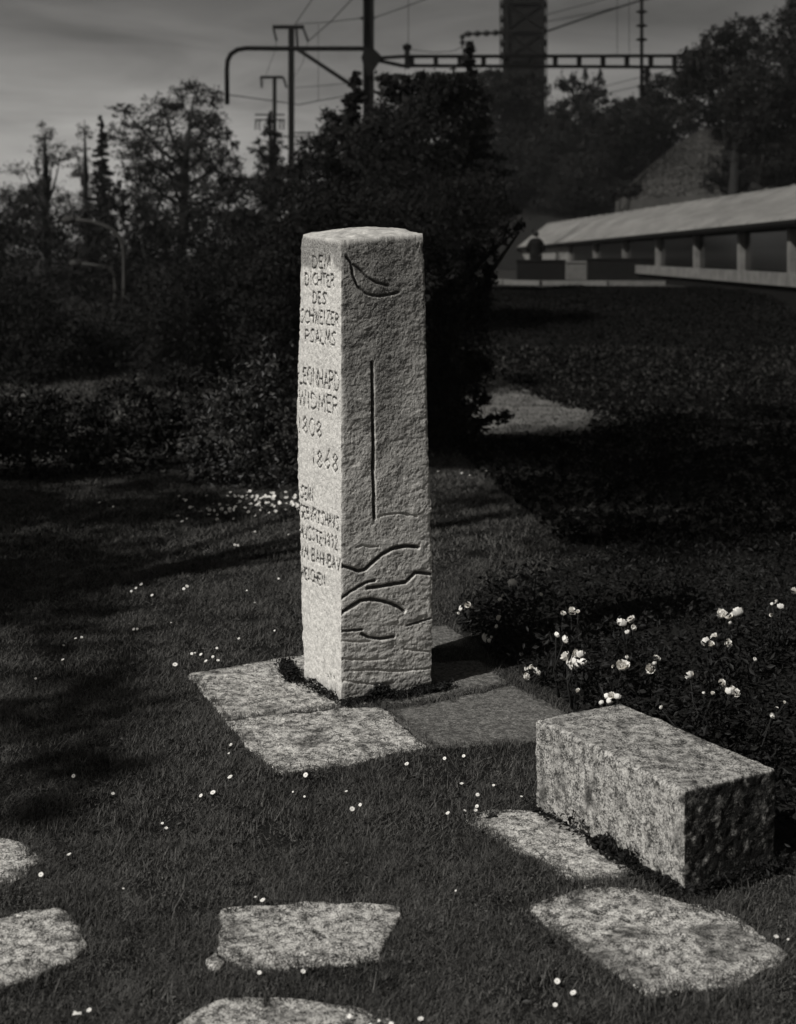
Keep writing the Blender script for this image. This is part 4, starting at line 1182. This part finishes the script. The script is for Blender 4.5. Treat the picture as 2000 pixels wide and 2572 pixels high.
for a, b in zip(post_Y[:-1], post_Y[1:]):
    wnd = MB()
    V = [W(bx_ + .10, a + .14, sill(a) + .04), W(bx_ + .10, b - .14, sill(b) + .04), W(bx_ + .10, b - .14, eave(b) - .06), W(bx_ + .10, a + .14, eave(a) - .06)]
    V2 = [(x + .03, y, z) for x, y, z in V]
    wnd.add(V + V2, [(0, 3, 2, 1), (4, 5, 6, 7), (0, 1, 5, 4), (1, 2, 6, 5), (2, 3, 7, 6), (3, 0, 4, 7)])
    wnd.build('window', M['glass'], bld)
for Y in post_Y:
    p_ = MB(); p_.box(W(bx_ - .03, Y - .13, sill(Y) + .002), W(bx_ + .2, Y + .13, eave(Y) - .04)); p_.build('window_post', M['frame'], bld)
sl = MB(); sl.add([W(bx_ - .10, Y0, sill(Y0) - .26), W(bx_ - .10, wend, sill(wend) - .26), W(bx_ - .10, wend, sill(wend) + .02), W(bx_ - .10, Y0, sill(Y0) + .02), W(bx_ - .002, Y0, sill(Y0) - .26), W(bx_ - .002, wend, sill(wend) - .26), W(bx_ - .002, wend, sill(wend) + .02), W(bx_ - .002, Y0, sill(Y0) + .02)],
       [(0, 3, 2, 1), (4, 5, 6, 7), (3, 7, 6, 2), (0, 1, 5, 4), (0, 4, 7, 3), (1, 2, 6, 5)])
sl.build('sill', M['frame'], bld)

tree('dark_shrub', 'dark scrub along the upper edge of the grassy embankment', 99,
     [(1560, 462, 50, 30), (1620, 418, 46, 28), (1680, 372, 40, 26), (1735, 330, 34, 26), (1510, 480, 50, 26)], .18, 3.6, 'leaf_dark', cat='shrub')
tree('dark_shrub', 'dark bush closing the left end of the grassy embankment', 80.5,
     [(1555, 480, 40, 26), (1520, 492, 40, 20), (1590, 478, 30, 16)], .18, 3.6, 'leaf_dark', cat='shrub')
tree('dark_shrub', 'dark bush closing the right end of the grassy embankment', 82,
     [(1820, 420, 44, 56), (1850, 360, 40, 60), (1800, 455, 40, 30), (1870, 440, 60, 50)], .15, 4.0, 'leaf_dark', cat='shrub')
# grassy embankment rising through the trees above the building
ol = [P(1545, 505, 83), P(1612, 444, 86), P(1660, 398, 89), P(1722, 352, 92), P(1775, 322, 94), P(1830, 330, 94), P(1850, 400, 90), P(1850, 480, 84)]
V = []
for p in ol: V.append(tuple(p))
n = len(ol)
for p in ol: V.append((p[0] + 3.5, p[1] + 12, float(terrain(p[0] + 3.5, p[1] + 12)) - .3))
for p in (ol[0], ol[-1]): V.append((p[0], p[1] - 1.2, float(terrain(p[0], p[1])) - .3))
fs = [(0, i + 1, i + 2) for i in range(n - 2)] + [(i, n + i, n + i + 1, i + 1) for i in range(n - 1)] + [(0, n - 1, 2 * n + 1, 2 * n)]
me = bpy.data.meshes.new('embankment'); me.from_pydata(V, [], fs); me.update()
em = tag(link('embankment', me, M['bank']), kind='structure')
rs_b = np.random.default_rng(5)
tt = rs_b.dirichlet((1, 1, 1), 9000); tri = rs_b.integers(1, n - 1, 9000); O_ = np.array(ol)
c_ = O_[0] * tt[:, :1] + O_[tri] * tt[:, 1:2] + O_[np.minimum(tri + 1, n - 1)] * tt[:, 2:]
c_ = c_ + np.array([0, -.05, .05])
Vq, Fq_ = leaf_quads(c_, .10, rs_b)
tag(link('bank_grass', mesh_np('bank_grass', Vq, Fq_), M['bank']), kind='stuff')

# low dark walls, pale panel, kerb and the standing person on the raised road
def low_wall(u0, u1, vt, Y, lab, name='low_wall', mt='darkwall', dpt=.4):
    a = P(u0, vt, Y); b = P(u1, vt, Y); gz = float(terrain((a[0] + b[0]) / 2, Y))
    rt = root(name, lab, 'wall', ((a[0] + b[0]) / 2, Y, gz))
    w = (b[0] - a[0]) / 2; h = a[2] - gz
    m = MB(); m.box((-w, 0, -.1), (w, dpt, h - .08)); m.build('masonry', M[mt], rt)
    m = MB(); m.box((-w - .03, -.03, h - .078), (w + .03, dpt + .03, h)); o = m.build('coping', M[mt], rt)
    bv = o.modifiers.new('bevel', 'BEVEL'); bv.width = .02; bv.segments = 2
    return rt
low_wall(1300, 1420, 652, 50, 'low dark wall in front of the standing person')
low_wall(1478, 1622, 648, 49, 'longer low dark wall under the window band right of the pale block')
low_wall(1424, 1474, 656, 51.5, 'small pale block between the two dark walls', 'stone_block', 'kerb')
kb = MB()
kp = [(3.0, 44.5), (3.25, 43.0), (4.2, 42.0), (6.0, 41.5), (7.6, 41.4)]
for a, b in zip(kp[:-1], kp[1:]):
    kb.bar((a[0], a[1], float(terrain(*a)) + .06), (b[0], b[1], float(terrain(*b)) + .06), .35, .2)
tag(kb.build('kerb', M['kerb']), kind='structure')
lw = low_wall(-40, 62, 992, 21.5, 'short pale garden wall at the left picture edge among dark shrubs', 'garden_wall', 'kerb', .25)

py_, px_ = 52.0, (1346 - CX) / F_PX * 52.0
pz_ = float(terrain(px_, py_))
pr = root('person', 'person in a dark coat standing behind the low dark wall', 'person', (px_, py_, pz_))
def skin_mesh(name, V, E, Rr, mat_, parent, lvl=1):
    me = bpy.data.meshes.new(name); me.from_pydata(V, E, []); me.update()
    o = link(name, me, mat_, parent)
    sk = o.modifiers.new('skin', 'SKIN'); sk.use_smooth_shade = True
    for i, r in enumerate(Rr):
        d = me.skin_vertices[0].data[i]; d.radius = (r, r * .82) if not hasattr(r, '__len__') else r
    me.skin_vertices[0].data[0].use_root = True
    ss = o.modifiers.new('smooth', 'SUBSURF'); ss.levels = lvl; ss.render_levels = lvl
    return o
Vb = [(0, 0, .95), (0, 0, 1.12), (0, .0, 1.30), (0, -.01, 1.43), (0, -.01, 1.50), (0, .01, 1.58), (0, .015, 1.66), (0, .01, 1.71),
      (.10, 0, .88), (.11, .01, .50), (.12, -.01, .10), (.12, .14, .04), (-.10, 0, .88), (-.11, .01, .50), (-.12, -.01, .10), (-.13, .14, .04),
      (.19, -.01, 1.40), (.29, -.03, 1.14), (.16, .20, 1.05), (.10, .26, 1.06), (-.19, -.01, 1.40), (-.29, -.03, 1.14), (-.16, .20, 1.05), (-.10, .26, 1.06)]
Eb = [(0, 1), (1, 2), (2, 3), (3, 4), (4, 5), (5, 6), (6, 7), (0, 8), (8, 9), (9, 10), (10, 11), (0, 12), (12, 13), (13, 14), (14, 15), (3, 16), (16, 17), (17, 18), (18, 19), (3, 20), (20, 21), (21, 22), (22, 23)]
Rb = [.15, .14, .15, .07, .06, .085, .095, .06, .095, .065, .05, .04, .095, .065, .05, .04, .045, .045, .04, .03, .045, .045, .04, .03]
skin_mesh('body', Vb, Eb, Rb, M['skin'], pr)
Vc = [(0, 0, .62), (0, 0, .85), (0, 0, 1.08), (0, 0, 1.28), (0, -.01, 1.41), (0, -.01, 1.53), (.17, -.01, 1.37), (.27, -.03, 1.20), (.31, -.02, 1.08), (.19, .16, 1.04), (-.17, -.01, 1.37), (-.27, -.03, 1.20), (-.31, -.02, 1.08), (-.19, .16, 1.04)]
Ec = [(0, 1), (1, 2), (2, 3), (3, 4), (4, 5), (4, 6), (6, 7), (7, 8), (8, 9), (4, 10), (10, 11), (11, 12), (12, 13)]
skin_mesh('coat', Vc, Ec, [.26, .25, .23, .23, .17, .085, .105, .10, .09, .075, .105, .10, .09, .075], M['cloth'], pr, 2)
Vt = [(0, 0, .92), (.10, 0, .86), (.11, .01, .5), (.12, -.01, .09), (-.10, 0, .86), (-.11, .01, .5), (-.12, -.01, .09)]
skin_mesh('trousers', Vt, [(0, 1), (1, 2), (2, 3), (0, 4), (4, 5), (5, 6)], [.18, .12, .09, .075, .12, .09, .075], M['trouser'], pr)
skin_mesh('hair', [(0, -.03, 1.55), (0, -.025, 1.61), (0, -.01, 1.67), (0, 0, 1.73)], [(0, 1), (1, 2), (2, 3)], [.085, .12, .13, .08], M['hair'], pr, 2)
fin = MB()
for sx in (-1, 1):
    w0 = Vector((sx * .10, .26, 1.06))
    for k, ln in enumerate((.07, .08, .075, .06)):
        a = w0 + Vector((sx * .02 - sx * .022 * k * .4, .01, .03 - .02 * k))
        fin.tube([a - Vector((-sx * .03, .01, 0)), a + Vector((-sx * ln * .5, .02, 0)), a + Vector((-sx * ln, .005, -.01))], [.011, .009, .007], 6)
    fin.tube([w0 + Vector((0, 0, .02)), w0 + Vector((-sx * .02, .0, .055)), w0 + Vector((-sx * .045, .005, .07))], [.013, .011, .008], 6)
fin.build('fingers', M['skin'], pr, True)

# ------------------------------------------------------------------ street lamps on the left
def lamp(u, vs, Y, pts, head, lab):
    gx = (u - CX) / F_PX * Y; gz = float(terrain(gx, Y)); b = np.array([gx, Y, gz])
    rt = root('street_lamp', lab, 'street lamp', tuple(b), 'arched street lamps at the left')
    top = [P(x, y, Y) - b for x, y in pts]
    m = MB(); m.tube([(0, 0, 0), (0, 0, top[0][2] * .5), *top], [.075, .065] + [.055] * len(top), 8); m.build('pole', M['galv'], rt, True)
    h0, h1 = [P(x, y, Y) - b for x, y in head]
    m = MB(); m.tube([h0, h0 * .7 + h1 * .3, h0 * .3 + h1 * .7, h1], [.05, .12, .13, .05], 8); m.build('lamp_head', M['galv'], rt, True)
lamp(312, 740, 44, [(312, 660), (310, 620), (301, 596), (284, 577), (255, 565), (225, 556), (190, 551)], [(192, 551), (155, 554)], 'taller arched street lamp in front of the dark trees at the left')
lamp(290, 740, 46, [(290, 712), (288, 692), (279, 678), (262, 671), (235, 666), (205, 662)], [(206, 662), (176, 661)], 'lower arched street lamp just left of the taller one')

# ------------------------------------------------------------------ railway masts, beam and wires
def mast_base(u, Y):
    x = (u - CX) / F_PX * Y; return np.array([x, Y, float(terrain(x, Y))])
def bead_string(p, q, n, r):
    p = Vector(p); q = Vector(q); m = MB()
    pts = []; rr = []
    for i in range(n * 4 + 1):
        t = i / (n * 4); pts.append(p.lerp(q, t)); rr.append(r if i % 4 == 2 else (r * .75 if i % 2 else r * .3))
    m.tube(pts, rr, 8); return m

Ym = 66.0; q = 1.5
b = mast_base(926, Ym)
mm_ = root('catenary_mast', 'main dark railway mast with curved arm and lattice beam, cut by the top edge', 'railway mast', tuple(b))
L = lambda u, v, Y=Ym: P(u, v, Y) - b
m = MB()
top = L(926, -160)
for dx in (-.20, .20):
    m.box((dx - .045, -.2, -.1), (dx + .045, .2, top[2]))
m.box((-.153, -.02, -.1), (.153, .02, top[2]))
m.build('column', M['steel'], mm_)
m = MB(); c = L(937, 146)
V = [(x * q, -.25, c[2] + z * q) for x, z in ((-.22, 0), (-.10, .28), (.06, .36), (.32, .12), (.42, 0), (.20, -.34), (.02, -.62), (-.10, -.40))]
V2 = [(x, -.215, z) for x, y, z in V]; n = len(V)
m.add(V + V2, [tuple(range(n)), tuple(range(2 * n - 1, n - 1, -1))] + [(i, n + i, n + (i + 1) % n, (i + 1) % n) for i in range(n)])
m.build('bracket_plate', M['steel'], mm_)
m = MB()
arm = [L(905, 122), L(700, 122), L(618, 121), L(596, 125), L(580, 136), L(572, 152), L(570, 175), L(571, 262)]
m.tube([L(926, 124)] + arm, .11, 10); m.build('curved_arm', M['steel'], mm_, True)
m = MB(); m.tube([L(748, 124), L(884, 214), L(915, 236)], .09, 8); m.build('strut', M['steel'], mm_, True)
for (u, v) in ((905, 45), (942, 45)):
    bead_string(L(918 if u < 926 else 934, v), L(u, v + 1), 2, .10).build('insulator', M['porcelain'], mm_, True)
m = MB(); m.bar(L(745, 72), L(748, 122), .10); m.build('arm_post', M['steel'], mm_)

# lattice beam
bb = P(960, 152, 66.2)
bm = root('lattice_beam', 'long horizontal lattice beam of the railway gantry in front of the sky', 'gantry beam', tuple(bb))
def B(u, v):
    t = (u - 960) / 840; Y = 66.2 + 5.5 * t
    return P(u, v, Y) - bb
for nm, v0, v1 in (('top_chord', 142, 140), ('bottom_chord', 165, 169)):
    m = MB(); m.bar(B(950, 146 if nm == 'top_chord' else 152), B(1010, v0), .15, .15); m.bar(B(1010, v0), B(1800, v1), .16, .15); m.build(nm, M['steel'], bm)
for u in range(1035, 1800, 60):
    m = MB(); m.bar(B(u, 143), B(u, 165), .22, .22); m.build('batten', M['steel'], bm)
m = MB(); m.tube([B(1612, -80), B(1612, 240)], .085, 8); hp = m.build('hanging_pole', M['steel'], bm, True)
for v in (30, 65, 100):
    m = MB(); m.tube([B(1598, v), B(1605, v - 1), B(1612, v), B(1619, v - 1), B(1626, v)], [.03, .08, .11, .08, .03], 8); m.build('insulator', M['porcelain'], hp, True)
m = MB(); m.bar(B(1023, 118), B(1023, 172), .24); m.tube([B(1014, 120), B(1023, 118), B(1032, 120)], [.12, .18, .12], 8); m.build('clamp', M['steel'], bm)

# thick lattice tower
b2 = mast_base(1315, 118.0)
tw = root('lattice_tower', 'thick dark lattice tower beside the beam, cut by the top edge', 'tower', tuple(b2))
L2 = lambda u, v, Y=118.0: P(u, v, Y) - b2
ht = L2(1315, -160)[2]
m = MB()
m.box((-1.38, -1.3, -.1), (1.38, 1.3, ht)); m.build('cladding', M['steel'], tw)
for dx in (-1.46, 1.46):
    for dy in (-1.38, 1.38):
        m = MB(); m.box((dx - .14, dy - .14, -.1), (dx + .14, dy + .14, ht)); m.build('corner_post', M['steel'], tw)
for k in range(9):
    z = ht - 1.1 - k * 2.3
    m = MB(); m.box((-1.62, -1.54, z), (1.62, 1.54, z + .22)); m.build('band', M['steel'], tw)
    m = MB(); m.bar((-1.4, -1.36, z - 2.0), (1.4, -1.36, z), .16, .1); m.bar((1.4, -1.40, z - 2.0), (-1.4, -1.40, z), .16, .1); m.build('cross_brace', M['steel'], tw)
for dx in (-1.88, 1.88):
    m = MB(); m.tube([(dx, 0, 3.5), (dx, 0, ht)], .055, 6); m.build('guide_rod', M['steel'], tw)
    for v in (12, 48, 78, 108, 140, 200):
        z = L2(1315, v)[2]
        m = MB(); m.tube([(dx * .74, 0, z), (dx * .86, 0, z), (dx * .96, 0, z), (dx * 1.04, 0, z)], [.12, .30, .30, .09], 8); m.build('insulator', M['porcelain'], tw, True)
bs = P(1165, 86, 118.0)
ins = root('insulator_string', 'horizontal string of dark insulators tied to the thick lattice tower', 'insulator', tuple(bs))
bead_string((0, 0, 0), P(1256, 82, 118) - bs, 4, .26).build('disc_stack', M['porcelain'], ins, True)
bead_string((-.12, 0, 0), P(1162, 114, 118) - bs, 2, .24).build('drop_stack', M['porcelain'], ins, True)
m = MB(); m.tube([P(1162, 114, 118) - bs, P(1164, 150, 118.4) - bs], .04, 6); m.build('drop_wire', M['wire'], ins)

def t_mast(u, vtop, Y, ulo, uhi, w, lab, drop):
    b = mast_base(u, Y)
    rt = root('catenary_mast', lab, 'railway mast', tuple(b), None)
    l = lambda uu, vv: P(uu, vv, Y) - b
    m = MB(); t = l(u, vtop)
    m.box((-w / 2, -w / 2, -.1), (w / 2, w / 2, t[2])); m.build('column', M['steel'], rt)
    m = MB(); m.bar(l(ulo, vtop + 2), l(uhi, vtop + 2), .16, .2); m.build('crossarm', M['steel'], rt)
    for (a, c_) in drop:
        bead_string(l(*a), l(*c_), 6, .06 * Y / 55).build('insulator', M['porcelain'], rt, True)
    return rt
t_mast(732, 66, 82, 685, 764, .32, 'second mast with a T top, seen behind the curved arm', [((687, 70), (695, 103)), ((762, 70), (774, 104))])
t_mast(690, 192, 110, 654, 712, .28, 'third smaller mast with a T top left of the second mast', [((656, 195), (658, 220)), ((712, 195), (720, 220))])
b4 = mast_base(679, 135)
rt = root('catenary_mast', 'farthest mast with two crossbars behind the lumpy conifer', 'railway mast', tuple(b4))
l4 = lambda u, v: P(u, v, 135) - b4
m = MB(); m.box((-.14, -.14, -.1), (.14, .14, l4(679, 284)[2])); m.build('column', M['steel'], rt)
for v in (288, 301):
    m = MB(); m.bar(l4(641, v), l4(715, v), .14); m.build('crossarm', M['steel'], rt)
for u in (643, 652, 704, 713):
    bead_string(l4(u, 302), l4(u - 1, 326), 3, .10).build('insulator', M['porcelain'], rt, True)
b5 = P(745, 335, 100)
rt = root('cantilever_bracket', 'small insulated bracket reaching right from the foot of the second mast', 'bracket', tuple(b5))
for (p0, p1) in (((740, 334), (790, 333)), ((700, 343), (792, 342)), ((740, 362), (770, 356))):
    m = MB(); m.tube([P(*p0, 100) - b5, P(*p1, 100) - b5], .055, 6); m.build('tube', M['steel'], rt, True)
for (p0, p1) in (((752, 334), (766, 333)), ((776, 330), (777, 345)), ((757, 352), (758, 372))):
    bead_string(P(*p0, 100) - b5, P(*p1, 100) - b5, 3, .09).build('insulator', M['porcelain'], rt, True)

wires = [
    ('wire running up from the second mast top, left one', [(738, 66, 55), (790, -10, 46), (860, -110, 36)], .016),
    ('wire running up from the second mast right insulator', [(774, 104, 55), (830, 55, 50), (890, -8, 44), (980, -110, 36)], .018),
    ('thin wire from the second mast left insulator down to the third mast', [(695, 103, 55), (690, 130, 62), (656, 222, 74)], .012),
    ('thin wire from the second mast right insulator down to the third mast', [(774, 104, 55), (760, 160, 62), (720, 222, 74)], .012),
    ('registration wire from the tip of the curved arm to behind the slim conifer', [(573, 238, 44), (690, 254, 45.5), (752, 263, 46), (800, 253, 46), (900, 236, 46)], .018),
    ('thin upright dropper wire right of the second mast', [(800, 58, 46), (800, 253, 46)], .008),
    ('thin sagging wire from the main mast to the top of the second mast', [(905, 46, 44), (820, 56, 47), (742, 60, 55)], .014),
    ('thin wire rising right from the main mast to the top edge', [(942, 44, 44), (1000, 24, 43), (1080, -6, 41), (1160, -60, 39)], .016),
    ('thin wire between second mast and slim conifer', [(742, 220, 55), (800, 216, 52), (890, 207, 48)], .012),
    ('thick wire rising right from the lattice tower', [(1376, 78, 40), (1480, 42, 41), (1612, 0, 42), (1760, -60, 42)], .030),
    ('upper thin wire rising right from the lattice tower', [(1376, 36, 40), (1490, 6, 41), (1640, -40, 42)], .012),
    ('middle thin wire rising right from the lattice tower', [(1376, 54, 40), (1500, 30, 42), (1680, -14, 44)], .012),
    ('thin sloping wire low in the sky gap under the beam', [(1500, 222, 70), (1600, 196, 66), (1700, 172, 62)], .018),
    ('thin wire below the other one in the sky gap under the beam', [(1520, 236, 72), (1640, 208, 68), (1700, 196, 66)], .018),
    ('thin curved wire from the drop insulator towards the main mast', [(1164, 116, 40), (1140, 128, 41), (1090, 132, 43), (1030, 124, 44)], .012),
    ('thin upright wire left of the hanging pole', [(1550, -40, 46), (1551, 140, 46)], .009),
    ('thin upright wire between the hanging pole and its neighbour wire', [(1580, -40, 46), (1581, 140, 46)], .009),
    ('thin upright wire above the broad dark tree', [(1026, -20, 44.3), (1026, 118, 44.3)], .010),
]
for lab, pts, r in wires:
    sc_ = 118 / 40 if ('tower' in lab or 'drop insulator' in lab) else 1.5
    pts = [(u, v, Y * sc_) for u, v, Y in pts]; r = r * sc_ * .9
    b = P(*pts[0]); m = MB(); m.tube([P(*p) - b for p in pts], r, 5)
    o = m.build('overhead_wire', M['wire'], None, True); o.location = tuple(b)
    tag(o, lab, 'wire', 'overhead railway wires')
